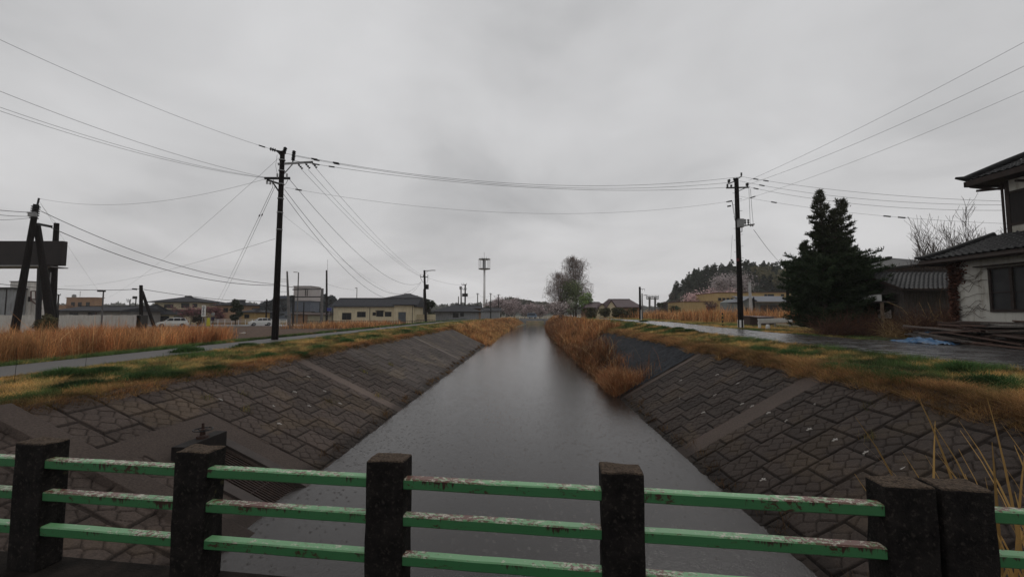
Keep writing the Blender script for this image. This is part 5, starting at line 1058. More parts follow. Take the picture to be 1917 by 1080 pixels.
gabled('left of two houses with dark red roofs and a cream gable', 1100, 1136, 100, 577, 567, 9, 'brown', REDROOF, (1118, 1137, 569))
gabled('right of two houses with dark red roofs, longer with a cream gable', 1142, 1197, 98, 576, 561.5, 10, 'brown', REDROOF, (1136, 1154, 563))
fr = thing('steel_frame', 'railway substation frame of grey steel with a row of insulators', 'steel frame', (XA(1218, 110), 110, 0)); m = MB()
for px in (1216, 1226.5): m.cyl((XA(px, 110), 110, 0), P(px, 557, 110), .28, n=8)
wb(m, 'column', MT['cpole'], fr)
m = MB(); m.bar(P(1210, 559.5, 110), P(1233, 559.5, 110), .25); m.bar(P(1210, 556, 110), P(1233, 556, 110), .2)
for i in range(9): a = 1210.5 + i * 2.75; m.bar(P(a, 559.5, 110), P(a, 552.5, 110), .12)
m.bar(P(1211, 581, 110), P(1234, 581, 110), .4); wb(m, 'truss_beam', MT['metal'], fr)
lm = thing('street_lamp', 'tiny lamp head on a thin arm left of the substation frame', 'street lamp', (XA(1203, 66), 66, .5)); m = MB(); m.bar(P(1203, 553, 66), P(1208, 552, 66), .05); m.box(P(1209, 552.5, 66), (.45, .2, .1)); wb(m, 'lamp_arm', MT['metal'], lm)
OCH = pmat('ochre_render', (.42, .31, .15), (.36, .26, .125), 1, .85, stain=(.30, .21, .10))
ob_ = thing('building', 'long ochre flat roofed building with a row of small windows below the hill', 'building', (XA(1400, 100), 100, 0)); RR = pmat('rust_coping', (.14, .06, .045), (.10, .045, .035), 2, .8)
m = MB(); m.b2(XA(1281, 98), XA(1329, 98), 98, 108, 0, ZA(565, 98)); m.b2(XA(1345, 100), XA(1482, 100), 100, 112, 0, ZA(548, 100)); m.b2(XA(1328, 100.2), XA(1346, 100.2), 100.2, 108, 0, ZA(563, 100)); wb(m, 'wall', OCH, ob_)
m = MB(); m.b2(XA(1280, 98), XA(1330, 98), 97.8, 108.2, ZA(565, 98), ZA(564.2, 98)); m.b2(XA(1344, 100), XA(1483, 100), 99.8, 112.2, ZA(548, 100), ZA(547, 100)); m.b2(XA(1345, 100), XA(1400, 100), 99.7, 99.95, ZA(563, 100), ZA(562.3, 100)); wb(m, 'coping', RR, ob_)
for a in range(7): window(ob_, None, XA(1346 + a * 7.7, 100), XA(1351 + a * 7.7, 100), 99.97, ZA(562, 100), ZA(558, 100), bars=0)
for a, b in ((1433, 1437), (1439, 1450), (1464, 1469)): window(ob_, None, XA(a, 100), XA(b, 100), 99.97, ZA(554, 100), ZA(551, 100), bars=0)
m = MB(); m.b2(XA(1323, 97.9), XA(1329, 97.9), 97.85, 97.99, .3, ZA(572, 98)); wb(m, 'door', MT['frame'], ob_)
GW = pmat('grey_green_wall', (.22, .235, .23), (.16, .175, .17), 1, .85, stain=(.11, .12, .11))
gh = thing('building', 'grey gabled barn with a bluish roof in front of the ochre building', 'barn', (XA(1440, 74), 74, .3)); x0, x1, x2 = XA(1391, 74), XA(1414, 74), XA(1490, 74)
m = MB(); m.prism([(x0, .2), (x1, .2), (x1, ZA(565, 74)), ((x0 + x1) / 2, ZA(558.5, 74)), (x0, ZA(564, 74))], 74, 82); m.b2(x1, x2, 75, 82, .2, ZA(566, 75)); wb(m, 'wall', GW, gh)
m = MB(); za, zb2 = ZA(565.5, 73.5), ZA(555.5, 78); m.add([(x1 - .6, 73.6, za), (x2, 73.6, za), (x2, 78, zb2), (x1 - 2.0, 78, zb2), (x1 - .6, 73.6, za + .12), (x2, 73.6, za + .12), (x2, 78, zb2 + .12), (x1 - 2.0, 78, zb2 + .12)], [(3, 2, 1, 0), (4, 5, 6, 7), (0, 1, 5, 4), (1, 2, 6, 5), (2, 3, 7, 6), (3, 0, 4, 7)])
xc_ = (x0 + x1) / 2; m.bar((x0 - .4, 76, ZA(566, 76)), (xc_, 76, ZA(558, 76)), 5, .12); m.bar((xc_, 76, ZA(558, 76)), (x1 + .2, 76, ZA(564, 76)), 5, .12); wb(m, 'roof', pmat('bluish_roof', (.10, .11, .135), (.075, .085, .105), 1, .5), gh)
m = MB(); m.b2(XA(1397, 74), XA(1400, 74), 73.9, 73.98, .5, ZA(576, 74)); wb(m, 'window', MT['glass'], gh); m = MB(); m.b2(XA(1424, 75), x2, 74.9, 74.99, .3, ZA(571, 75)); wb(m, 'open_front', MT['frame'], gh)
# rusty shed, barrier, striped marker
rb = thing('shed', 'low rusty brown corrugated shed right of the right pole', 'shed', (XA(1420, 38), 38, .5)); x0, x1 = XA(1393, 38), XA(1443, 40.5); m = MB(); m.add([(x0, 37, .4), (XA(1418, 36.2), 36.2, .4), (x1, 40, .4), (x0 + 1.2, 41, .4), (x0, 37, 1.36), (XA(1418, 36.2), 36.2, 1.26), (x1, 40, 1.3), (x0 + 1.2, 41, 1.4)], [(3, 2, 1, 0), (4, 5, 6, 7), (0, 1, 5, 4), (1, 2, 6, 5), (2, 3, 7, 6), (3, 0, 4, 7)]); wb(m, 'wall', MT['darkbrown'], rb)
m = MB(); m.add([(x0 - .2, 36.8, 1.37), (XA(1420, 35.9), 35.9, 1.27), (x1 + .3, 39.9, 1.31), (x0 + 1, 41.2, 1.42), (x0 - .2, 36.8, 1.43), (XA(1420, 35.9), 35.9, 1.33), (x1 + .3, 39.9, 1.37), (x0 + 1, 41.2, 1.48)], [(3, 2, 1, 0), (4, 5, 6, 7), (0, 1, 5, 4), (1, 2, 6, 5), (2, 3, 7, 6), (3, 0, 4, 7)]); wb(m, 'roof', pmat('rusty_sheet', (.13, .085, .075), (.08, .05, .045), 3, .6, stretch=(8, 1, 1)), rb)
m = MB()
for i in range(9): u = i / 8; a = Vector((x0, 37, .4)).lerp(Vector((XA(1418, 36.2), 36.2, .4)), u); m.b2(a.x - .03, a.x + .03, a.y - .05, a.y, .4, 1.24)
wb(m, 'batten', MT['darkbrown'], rb)
gr_ = thing('guard_rail', 'short white steel guard rail left of the big evergreen', 'guard rail', (XA(1450, 33), 33, .4)); a, b = G(1419, 612, .45), G(1492, 607, .45); a = Vector((XA(1419, 31.5), 31.5, 0)); b = Vector((XA(1483, 35), 35, 0)); zz = groundz(a.x, a.y)
m = MB(); d = (b - a).normalized(); nrm_ = Vector((d.y, -d.x, 0))
for k, dz in enumerate((-.14, -.05, .05, .14)): m.bar(a + Vector((0, 0, zz + .62 + dz)) + nrm_ * (.05 if k in (1, 2) else 0), b + Vector((0, 0, zz + .66 + dz)) + nrm_ * (.05 if k in (1, 2) else 0), .03, .10)
wb(m, 'beam', MT['paint'], gr_); m = MB(); m.cyl(a + Vector((.25, .2, zz + .1)), a + Vector((.25, .2, zz + .62)), .10, n=8); wb(m, 'post', MT['paint'], gr_)
m = MB(); c = a.lerp(b, .5); m.cyl(c + Vector((0, .1, zz - .1)), c + Vector((0, .1, zz + .6)), .06, n=8); wb(m, 'post', MT['metal'], gr_); m = MB(); c = a.lerp(b, .95); m.cyl(c + Vector((0, .1, zz - .1)), c + Vector((0, .1, zz + .6)), .06, n=8); wb(m, 'post', MT['metal'], gr_)
m = MB(); m.lathe(tuple(a + Vector((.7, -.1, zz))), [(.14, 0), (.16, .2), (.10, .38)], 8); wb(m, 'end_shoe', MT['paint'], gr_)
sm = thing('marker_post', 'black and yellow striped marker post beside the wet road', 'marker post', (XA(1353, 36), 36, .4)); z0 = groundz(XA(1353, 36), 36)
for k in range(7): m = MB(); zz0 = z0 + k * .17; m.cyl((XA(1353, 36), 36, zz0), (XA(1353, 36), 36, zz0 + .168), .065, n=8); wb(m, 'band', MT['dark'] if k % 2 == 0 else pmat('dull_yellow', (.35, .26, .08), (.28, .2, .06), 3, .6), sm)

# ------------------------------------------------------------------ old Japanese house and shed on the right
def tile_roof(parent, a, b, c, d, step=.27, roll=.27, name='roof', lift=.055):
    """a-b eave, d-c ridge; rounded pantiles in stepped courses"""
    a, b, c, d = map(Vector, (a, b, c, d)); Lw = (b - a).length; Lh = max((d - a).length, (c - b).length); nu, nv = int(Lw / .045), int(Lh / .045); u, v = np.meshgrid(np.linspace(0, 1, nu), np.linspace(0, 1, nv), indexing='ij')
    A_, B_, C_, D_ = (np.array(p) for p in (a, b, c, d)); Q = (A_ * (1 - u[..., None]) + B_ * u[..., None]) * (1 - v[..., None]) + (D_ * (1 - u[..., None]) + C_ * u[..., None]) * v[..., None]
    n = (b - a).cross(d - a if (d - a).length > .1 else c - a).normalized(); n = n if n.z > 0 else -n; e1 = np.array((b - a).normalized()); ul = (Q - A_) @ e1; vl = v * Lh
    ph = (ul / roll) % 1; h = .05 * np.where(ph < .4, np.sin(ph / .4 * np.pi), -.25 * np.sin((ph - .4) / .6 * np.pi)) + lift * (1 - (vl / step) % 1) + .008 * fbm(ul * 3, vl * 3, 2)
    Q = Q + h[..., None] * np.array(n) - np.array(parent.location); i = np.arange(nu * nv).reshape(nu, nv); F = np.stack([i[:-1, :-1], i[1:, :-1], i[1:, 1:], i[:-1, 1:]], -1).reshape(-1, 4)
    if np.cross(np.array(b - a), np.array(d - a))[2] < 0: F = F[:, ::-1]
    return npmesh(name, Q.reshape(-1, 3), F, MT['tile'], parent)
MT['tile'] = pmat('glazed_black_tile', (.026, .026, .027), (.010, .010, .011), 9, .55, spec=.18)
WW = pmat('old_plaster', (.50, .49, .44), (.40, .39, .355), 1.2, .85, .002, stain=(.24, .22, .18)); DW = pmat('dark_house_timber', (.040, .028, .024), (.022, .017, .015), 5, .7)
X1 = 20.7; X2 = 22.1; oh = thing('old_house', 'old two storey house with white plaster wall and black tiled roofs at the right edge', 'house', (X1 + 3, 16, .2)); zE = 4.05
m = MB(); wz0, wz1, wy0, wy1 = 1.78, 3.52, 14.9, 17.55
m.b2(X1, X1 + 9, wy1, 19.0, .2, zE); m.b2(X1, X1 + 9, 8, wy0, .2, zE); m.b2(X1 + .001, X1 + 9, wy0, wy1, .2, wz0); m.b2(X1 + .001, X1 + 9, wy0, wy1, wz1, zE); m.b2(X1 + .5, X1 + 9, wy0, wy1, wz0, wz1); wb(m, 'wall', WW, oh)
m = MB(); 
for y0, y1 in ((17.47, 17.55), (16.70, 16.80), (15.85, 15.93), (14.9, 14.98)): m.b2(X1 - .06, X1 + .04, y0, y1, wz0, wz1)
m.b2(X1 - .07, X1 + .05, wy0, wy1, wz0 - .09, wz0 + .03); m.b2(X1 - .07, X1 + .05, wy0, wy1, wz1, wz1 + .07); m.b2(X1 - .02, X1 + .02, wy0, wy1, 2.50, 2.535)
wf = wb(m, 'window', DW, oh); m = MB(); L = Vector(oh.location); m.b2(X1 + .02, X1 + .035, wy0, wy1, wz0, wz1); m.v = [tuple(Vector(v) - L) for v in m.v]; m.build('pane', pmat('dark_pane', (.030, .031, .032), (.018, .018, .019), 2, .35), wf)
m = MB(); m.b2(X1 - .35, X1, 14.7, 17.85, wz1 + .12, wz1 + .17); wb(m, 'window_hood', DW, oh)
ex, ey = X1 - .75, 19.75; x2 = X2; y2 = 18.4; zR = 5.15
rf = tile_roof(oh, (ex, ey, zE + .12), (ex, 8, zE + .12), (x2, 8, zR), (x2, y2, zR)); tile_roof(oh, (X1 + 9, ey, zE + .12), (ex, ey, zE + .12), (x2, y2, zR), (X1 + 9, y2, zR))
m = MB(); m.b2(ex, X1 + 9, 8, ey, zE - .05, zE + .03); wb(m, 'soffit', DW, oh); m = MB(); m.b2(ex - .02, ex + .06, 8, ey, zE - .12, zE + .12); m.b2(ex - .02, X1 + 9, ey - .05, ey + .03, zE - .12, zE + .12); m.cyl((ex - .08, 8, zE - .02), (ex - .08, ey, zE - .04), .06, n=8); wb(m, 'eaves_board', DW, oh)
m = MB(); m.tube([(ex - .12, ey + .12, zE + .30), (ex + .05, ey - .1, zE + .26), (ex + .6, ey - .65, zE + .52), (x2, y2, zR + .1)], [.05, .12, .11, .11], 8); wb(m, 'hip_ridge', MT['tile'], oh)
zU0, zU1 = 5.1, 7.62; m = MB(); m.b2(X2 + .3, X1 + 9, 8, 18.1, zU0, zU1); wb(m, 'upper_wall', WW, oh)
m = MB(); XU = X2 + .3
for y0, y1 in ((17.98, 18.13), (16.2, 16.32), (14.5, 14.62)): m.b2(XU - .04, XU + .1, y0, y1, zU0, zU1)
m.b2(XU - .05, XU + .1, 8, 18.1, 5.55, 5.65); m.b2(XU - .05, XU + .1, 8, 18.1, 7.0, 7.1); uf = wb(m, 'upper_window', DW, oh)
m = MB(); m.b2(XU - .02, XU - .005, 8, 17.98, 5.65, 7.0); m.v = [tuple(Vector(v) - L) for v in m.v]; m.build('shutter', pmat('dark_shutter', (.022, .018, .017), (.014, .012, .012), 3, .7, stretch=(4, 4, .4)), uf)
ux, uy = XU - .8, 19.0; zE2 = 7.72; tile_roof(oh, (ux, uy, zE2 + .15), (ux, 8, zE2 + .15), (XU + 2.6, 8, 9.6), (XU + 2.6, 15.6, 9.6)); tile_roof(oh, (XU + 9, uy, zE2 + .15), (ux, uy, zE2 + .15), (XU + 2.6, 15.6, 9.6), (XU + 9, 15.6, 9.6))
m = MB(); m.b2(ux, XU + 9, 8, uy, zE2 - .03, zE2 + .06); wb(m, 'upper_soffit', DW, oh); m = MB(); m.b2(ux - .03, ux + .06, 8, uy, zE2 - .10, zE2 + .15); m.b2(ux - .03, XU + 9, uy - .05, uy + .04, zE2 - .10, zE2 + .15); m.bar((XU, 18.1, 7.3), (ux + .15, 18.7, 7.35), .09); m.bar((XU, 17.2, 7.35), (ux + .15, 17.2, 7.35), .09); wb(m, 'upper_eaves', DW, oh)
m = MB(); m.tube([(ux - .22, uy + .22, zE2 + .42), (ux, uy, zE2 + .30), (ux + .8, uy - .85, zE2 + .75), (XU + 2.6, 15.6, 9.75)], [.05, .14, .13, .13], 8); wb(m, 'upper_hip_ridge', MT['tile'], oh)
m = MB(); m.cyl((XU + 1.7, 17.4, 8.6), (XU + 1.7, 17.4, 10.4), .02, n=4); m.bar((XU + 1.2, 17.4, 10.2), (XU + 2.2, 17.4, 10.2), .02); wb(m, 'aerial', MT['metal'], oh)
m = MB(); m.cyl((XU - .05, 18.2, 5.2), (XU - .05, 18.2, 7.6), .05, n=6); m.tube([(ux + .1, 18.9, 7.6), (XU - .5, 18.6, 7.45), (XU - .05, 18.25, 7.3)], .05, 6); wb(m, 'downpipe', DW, oh)
# shed beyond it
sx0, sx1, sy0, sy1 = 22.4, 27.5, 23.2, 28.0; sh = thing('shed', 'old wooden shed with black tiled roof between evergreen and white house', 'shed', (24.5, 25, .2)); zs, zr_ = 2.98, 4.2; ym = 25.6
m = MB(); m.b2(sx0, sx1, sy0, sy1, .2, zs); m.prism([(0, 0)] * 3, 0, 0) if False else None; m.add([(sx0, sy0, zs), (sx0, sy1, zs), (sx0, ym, zr_ - .1), (sx0 + .1, sy0, zs), (sx0 + .1, sy1, zs), (sx0 + .1, ym, zr_ - .1)], [(0, 1, 2), (5, 4, 3), (0, 3, 4, 1), (1, 4, 5, 2), (2, 5, 3, 0)]); wb(m, 'wall', MT['greywood'], sh)
tile_roof(sh, (sx0 - .5, sy0 - .5, zs + .02), (sx1, sy0 - .5, zs + .02), (sx1, ym, zr_ + .05), (sx0 - .5, ym, zr_ + .05)); tile_roof(sh, (sx1, sy1 + .5, zs + .02), (sx0 - .5, sy1 + .5, zs + .02), (sx0 - .5, ym, zr_ + .05), (sx1, ym, zr_ + .05))
m = MB(); m.bar((sx0 - .55, ym, zr_ + .12), (sx1, ym, zr_ + .12), .24, .2); m.bar((sx0 - .5, sy0 - .5, zs - .03), (sx0 - .5, ym, zr_ - .03), .06, .16); m.bar((sx0 - .5, ym, zr_ - .03), (sx0 - .5, sy1 + .5, zs - .03), .06, .16); m.bar((sx0 - .5, sy0 - .5, zs - .03), (sx1, sy0 - .5, zs - .03), .05, .12); wb(m, 'barge_board', DW, sh)
m = MB(); m.b2(sx0 - .95, sx0 - .9, 23.6, 27.4, 2.36, 2.74); wb(m, 'white_fascia', MT['paint'], sh)
m = MB(); m.b2(sx0 - 1.0, sx0 - .002, 23.5, 27.5, 2.28, 2.345); m.b2(sx0 - 1.0, sx0 - .002, 23.5, 27.5, 2.75, 2.78); wb(m, 'lean_to_roof', MT['greywood'], sh)
m = MB(); m.b2(sx0 - .95, sx0 - .84, 23.55, 23.68, .2, 2.27); m.b2(sx0 - .95, sx0 - .84, 27.2, 27.33, .2, 2.27); wb(m, 'porch_post', pmat('pale_timber', (.22, .17, .12), (.14, .10, .075), 4, .8), sh)
m = MB(); m.b2(sx0 - .06, sx0 - .01, 23.85, 24.95, .3, 2.2); wb(m, 'doorway', DW, sh); m = MB(); m.b2(sx0 - .10, sx0 - .065, 23.95, 24.8, 1.35, 1.85); wb(m, 'white_board', MT['white'], sh)
m = MB()
for i in range(9): yy = 25.1 + i * .27; m.b2(sx0 - .90, sx0 - .86, yy, yy + .25, .2, 2.2 - .1 * (i % 3)); 
wb(m, 'board_screen', MT['greywood'], sh)
m = MB()
for i in range(4): m.bar((sx0 - 1.5 - .1 * i, 24.7 + i * .35, .25), (sx0 - .95, 25.2 + i * .3, 1.9), .14, .04)
tag(m.build('leaning_boards', MT['greywood']), 'weathered boards leaning against the wooden shed', 'boards')
house('house', 'faded house with pinkish gable and dark roof behind the tiled shed', 1716, 1800, 33, 500, 486, 8, pmat('pinkish_gable', (.17, .135, .125), (.12, .10, .09), 1, .85), roof='tile', kind='hip', over=.5, hipin=2)

# brush, vines, timber stack and tarpaulin
def twigs(name, label, c, rx, ry, h, n, cols, cat='bush', up=.6, r=.012, seed=5, lean=0, parent=None):
    rs = np.random.default_rng(seed); segs = []
    for i in range(n):
        a = rs.random() * 6.28; q_ = rs.random() ** .5; p = Vector((rx * q_ * math.cos(a), ry * q_ * math.sin(a), 0)); d = Vector((rs.normal(0, 1 - up) + lean, rs.normal(0, 1 - up), up + .2 * rs.random())).normalized(); L_ = h * (.35 + .7 * rs.random()); 
        for k in range(4): d2 = (d + Vector((rs.normal(0, .22), rs.normal(0, .22), rs.normal(0, .2) - .10 * k))).normalized(); q2 = p + d2 * L_ / 4; q2.z = max(q2.z, .02); segs.append((p, q2, r * (1 - .2 * k), r * (1 - .2 * (k + 1)))); p = q2; d = d2
    A_ = np.array([tuple(s_[0]) for s_ in segs]); B_ = np.array([tuple(s_[1]) for s_ in segs]); rr = np.array([s_[2] for s_ in segs]); d = B_ - A_; u = np.cross(d, rs.normal(size=d.shape)); u /= np.linalg.norm(u, axis=1, keepdims=True); V = np.stack([A_ - u * rr[:, None], A_ + u * rr[:, None], B_ + u * rr[:, None] * .8, B_ - u * rr[:, None] * .8], 1).reshape(-1, 3)
    f = np.repeat(rs.random(n), 4)[:, None]; col = np.repeat(np.array(cols[0]) * (1 - f) + np.array(cols[1]) * f, 4, 0); o = npmesh(name, V, np.arange(len(V)).reshape(-1, 4), MT['leafy'], parent, col=col); o.location = c; 
    if cat: tag(o, label, cat)
    return o
BR = ((.055, .032, .026), (.16, .085, .055)); SB = ((.20, .125, .06), (.48, .34, .17)); gz = .28
twigs('dry_brush', 'straw coloured brush heap before the wooden shed', (21.4, 21.9, gz), 1.3, .8, 1.6, 900, SB, cat='brush', up=.45, seed=6)
twigs('dry_brush', 'dark brown bramble thicket right of the evergreen', (20.7, 24.0, gz), 2.6, .9, 1.9, 2200, BR, cat='brush', up=.55, seed=7)
twigs('dry_brush', 'reddish brown bramble between straw heap and white wall', (22.2, 20.9, gz), 1.6, .9, 2.3, 1700, BR, cat='brush', up=.6, seed=8)
twigs('dry_brush', 'low brown twigs in front of the shed doorway', (21.2, 22.9, gz), 1.5, .6, 1.3, 1100, BR, cat='brush', up=.5, seed=9)
twigs('tall_stalks', 'pale upright stalks rising from the straw heap', (22.1, 21.2, gz), .7, .4, 2.7, 26, SB, cat='plant', up=.9, seed=10, r=.02)
# vine over the far corner of the white house
rs = np.random.default_rng(15); n = 5200; yy = 19.02 + rs.normal(0, .10, n); xx = X1 - .02 + rs.random(n) ** 1.5 * 2.2; zz = .3 + rs.random(n) * 3.9; w_ = rs.random(n) < .45; yy = np.where(w_, 19.0 - np.abs(rs.normal(0, .22, n)) * (.4 + .5 * (zz > 3) + .5 * (zz < 1.2)), yy); xx = np.where(w_, X1 - .05 - np.abs(rs.normal(0, .06, n)), xx)
vn = thing('vine', 'rust brown dead vine climbing the far corner of the white wall', 'vine', (X1, 19, .28)); f = rs.random((n, 1)); leaf_mesh('leaves', np.stack([xx - X1, yy - 19, zz - .28], -1), .10 + .08 * rs.random(n), np.array((.055, .028, .022)) * (1 - f) + np.array((.15, .07, .05)) * f, vn, rs=rs)
m = MB()
for k in range(16):
    p = Vector((X1 - .04, 19.0 - .1 * rs.random(), 1 + 2.6 * rs.random())); pts = [p]
    for j in range(9): p = p + Vector((0, -(.07 + .14 * rs.random()), rs.normal(.03, .09))); p.z = min(p.z, 4.0); pts.append(p)
    m.tube([q_ - Vector((X1, 19, .28)) for q_ in pts], .009, 3)
m.build('stems', MT['bark'], vn)
# stacked timber: each board its own thing
GB = 'old boards stacked along the white wall'; rs_ = random.Random(4); bmats = [MT['greywood'], MT['darkbrown'], pmat('reddish_board', (.12, .075, .06), (.06, .04, .034), 3, .85, .008, stretch=(1, 7, 7)), pmat('pale_board', (.18, .15, .13), (.09, .075, .066), 3, .85, .008, stretch=(1, 7, 7))]
stk = thing('timber_pile', 'pile of old dark boards lying along the white house wall', 'timber pile', (19.8, 17.5, .28))
for i in range(86):
    lay = i // 9; y = 14.6 + rs_.random() * 4.3; x = 18.7 + (i % 9) * .21 + rs_.gauss(0, .08) + lay * .05; L_ = rs_.uniform(1.6, 3.4); top = .95 if y < 18.2 else .6
    z = .32 + lay * .105 * (1 if y < 18 else .75) - abs(x - 19.8) * .12; R_ = Matrix.Rotation(math.radians(90 + rs_.gauss(0, 9)), 3, 'Z') @ Matrix.Rotation(math.radians(rs_.gauss(0, 3)), 3, 'Y') @ Matrix.Rotation(math.radians(rs_.gauss(0, 8)), 3, 'X')
    m = MB(); m.box((x, y, max(z, .32)), (L_, rs_.uniform(.12, .32), rs_.uniform(.03, .09)), mat=R_); wb(m, 'board', bmats[rs_.randrange(4)], stk)
for i in range(5):
    m = MB(); a0 = Vector((18.1 + .7 * rs_.random(), 22.2 - .85 * i, .33)); b0 = a0 + Vector((1.2 + rs_.random(), -1.6 - rs_.random(), .05 + .1 * rs_.random())); m.bar(a0, b0, .14, .05)
    tag(m.build('loose_plank', bmats[i % 4]), ('loose plank nearest the shed at the road edge', 'second loose plank from the shed at the road edge', 'middle one of five loose planks at the road edge', 'fourth loose plank from the shed, beside the blue sheet', 'loose plank nearest the camera, under the blue sheet edge')[i], 'plank', 'loose planks at the road edge')
def sheet(name, label, c, sx_, sy_, h, seed, rz=0):
    u, v = np.meshgrid(np.linspace(-1, 1, 70), np.linspace(-1, 1, 50), indexing='ij'); e0 = 1 + .25 * (fbm(u * 3 + seed, v * 3, 3) - .5); x = u * sx_ * e0; y = v * sy_ * e0; z = h * (fbm(u * 3.5 + seed, v * 3 + seed, 4)) * np.clip(1.25 - np.maximum(abs(u), abs(v)), .1, 1) + .02 * np.sin(u * 17 + 5 * fbm(u * 2, v * 2, 2))
    V = np.stack([x * math.cos(rz) - y * math.sin(rz), x * math.sin(rz) + y * math.cos(rz), z], -1).reshape(-1, 3); i = np.arange(u.size).reshape(u.shape); F = np.stack([i[:-1, :-1], i[1:, :-1], i[1:, 1:], i[:-1, 1:]], -1).reshape(-1, 4); o = npmesh(name, V, F, MT['tarp'], smooth=False); o.location = c; tag(o, label, 'tarpaulin')
MT['tarp'] = pmat('blue_tarpaulin', (.055, .15, .28), (.025, .07, .15), 5, .45, .01, stain=(.10, .10, .10))
sheet('tarpaulin', 'crumpled blue sheet lying flat at the road edge', (18.55, 18.4, .30), .55, 1.25, .38, 3, -.2); sheet('tarpaulin', 'small blue sheet bundled on the boards behind the flat one', (19.55, 19.1, .40), .35, .4, .7, 8)
twigs('dead_sapling', 'thin bare sapling leaning before the white wall', (20.2, 18.7, .4), .15, .1, 1.6, 7, BR, cat='sapling', up=.8, seed=12, r=.016)

# ------------------------------------------------------------------ cars, signs, fences on the left
def car(label, cx_, cy_, rz, L_=4.0, H=1.5, group=None, z=-.62, colr=(.62, .62, .60)):
    e_ = thing('parked_car' if 'parked' in label else 'car', label, 'car', (cx_, cy_, z), rz, group); Wd = .82; sc_ = L_ / 4.0
    prof = [(-2.0, .32, .62), (-1.92, .24, .74), (-1.2, .22, .92), (-.95, .22, .96), (0, .22, .97), (1.2, .24, .98), (1.75, .26, .98), (1.98, .30, .90), (2.0, .38, .70)]
    m = MB(); vs = []
    for x, zb, zt in prof:
        w = Wd * (.86 if abs(x) > 1.9 else .97 if abs(x) > 1.5 else 1); vs += [(x * sc_, -w, zb), (x * sc_, -w * 1.03, (zb + zt) / 2), (x * sc_, -w * .96, zt), (x * sc_, w * .96, zt), (x * sc_, w * 1.03, (zb + zt) / 2), (x * sc_, w, zb)]
    n = len(prof); fs = [(i * 6 + j, i * 6 + (j + 1) % 6, (i + 1) * 6 + (j + 1) % 6, (i + 1) * 6 + j) for i in range(n - 1) for j in range(6)] + [tuple(range(5, -1, -1)), tuple(range((n - 1) * 6, n * 6))]; m.add(vs, fs)
    cab = [(-1.0, .95, .80), (-.35, H - .08, .66), (.2, H, .66), (1.1, H - .04, .64), (1.55, H - .2, .62), (1.86, .97, .76)]; vs = []
    for x, zt, w in cab: vs += [(x * sc_, -w if zt > 1 else -.78, zt), (x * sc_, w if zt > 1 else .78, zt)]
    low = [(x * sc_, s_ * .79, .94) for x, _, _ in cab for s_ in (-1, 1)]; k = len(cab); fs = [(2 * i, 2 * i + 1, 2 * i + 3, 2 * i + 2) for i in range(k - 1)] + [(2 * i, 2 * i + 2, 2 * k + 2 * i + 2, 2 * k + 2 * i) for i in range(k - 1)] + [(2 * i + 1, 2 * k + 2 * i + 1, 2 * k + 2 * i + 3, 2 * i + 3) for i in range(k - 1)]
    m.add(vs + low, fs); m.build('body', pmat('white_car_paint', colr, tuple(c * .9 for c in colr), 1, .25, spec=.6), e_, bevel=.03)
    def quad(nm, pts, off, par=e_):
        m = MB(); p = [Vector(q_) for q_ in pts]; nn = (p[1] - p[0]).cross(p[2] - p[0]).normalized() * off; m.add([q_ + nn for q_ in p] + [q_ - nn for q_ in p], [(0, 1, 2, 3), (7, 6, 5, 4), (0, 4, 5, 1), (1, 5, 6, 2), (2, 6, 7, 3), (3, 7, 4, 0)]); return m.build(nm, MT['glass'], par)
    quad('windscreen', [(-.98 * sc_, -.66, .99), (-.98 * sc_, .66, .99), (-.40 * sc_, .56, H - .11), (-.40 * sc_, -.56, H - .11)], .015); quad('rear_window', [(1.83 * sc_, -.62, 1.03), (1.83 * sc_, .62, 1.03), (1.58 * sc_, .52, H - .23), (1.58 * sc_, -.52, H - .23)], .015)
    for s_ in (-1, 1):
        for xa, xb, xc, xd in ((-.78, .12, .12, -.30), (.20, .98, .95, .20), (1.05, 1.66, 1.42, 1.03)): quad('side_window', [(xa * sc_, s_ * .765, 1.02), (xb * sc_, s_ * .765, 1.02), (xc * sc_, s_ * .668, H - .12), (xd * sc_, s_ * .668, H - .12)], .02)
        m = MB(); m.box((-1.86 * sc_, s_ * .60, .66), (.20, .26, .13)); m.build('headlight', MT['metal'], e_, bevel=.02); m = MB(); m.box((1.93 * sc_, s_ * .66, .86), (.10, .16, .2)); m.build('tail_light', pmat('red_lens', (.25, .02, .02), (.2, .02, .02), 2, .3), e_); m = MB(); m.box((-.72 * sc_, s_ * .92, 1.02), (.12, .18, .11)); m.build('wing_mirror', MT['paint'], e_, bevel=.02)
        for x in (-1.22, 1.25):
            m = MB(); m.cyl((x * sc_, s_ * .66, .31), (x * sc_, s_ * .865, .31), .31, n=20); wv_ = m.build('wheel', pmat('tyre', (.02, .02, .02), (.015, .015, .015), 4, .8), e_); m = MB(); m.cyl((x * sc_, s_ * .80, .31), (x * sc_, s_ * .875, .31), .19, n=14); m.build('rim', MT['metal'], wv_)
    m = MB(); m.box((-1.965 * sc_, 0, .42), (.06, 1.1, .16)); m.box((-1.93 * sc_, 0, .64), (.06, .7, .08)); m.build('grille', MT['dark'], e_); m = MB(); m.box((-2.005 * sc_, 0, .50), (.03, .34, .16)); m.build('number_plate', MT['paint'], e_)
    return e_
car('white hatchback half hidden by the reeds before the two storey house', XA(323, 62), 62, math.radians(38), 3.9, 1.52, z=-.42)
car('white compact car driving on the main road right of the guard fence', XA(488, 79), 79, math.radians(42), 4.0, 1.50, z=-.62)
gf = thing('guard_fence', 'white tubular guard fence along the far side of the main road', 'guard fence', (XA(430, 86), 86, -.65)); m = MB(); x0, x1 = XA(395, 86), XA(545, 86)
for z in (-.1, .2, .48): m.bar((x0, 86, z), (x1, 86, z), .07)
wb(m, 'rail', MT['paint'], gf)
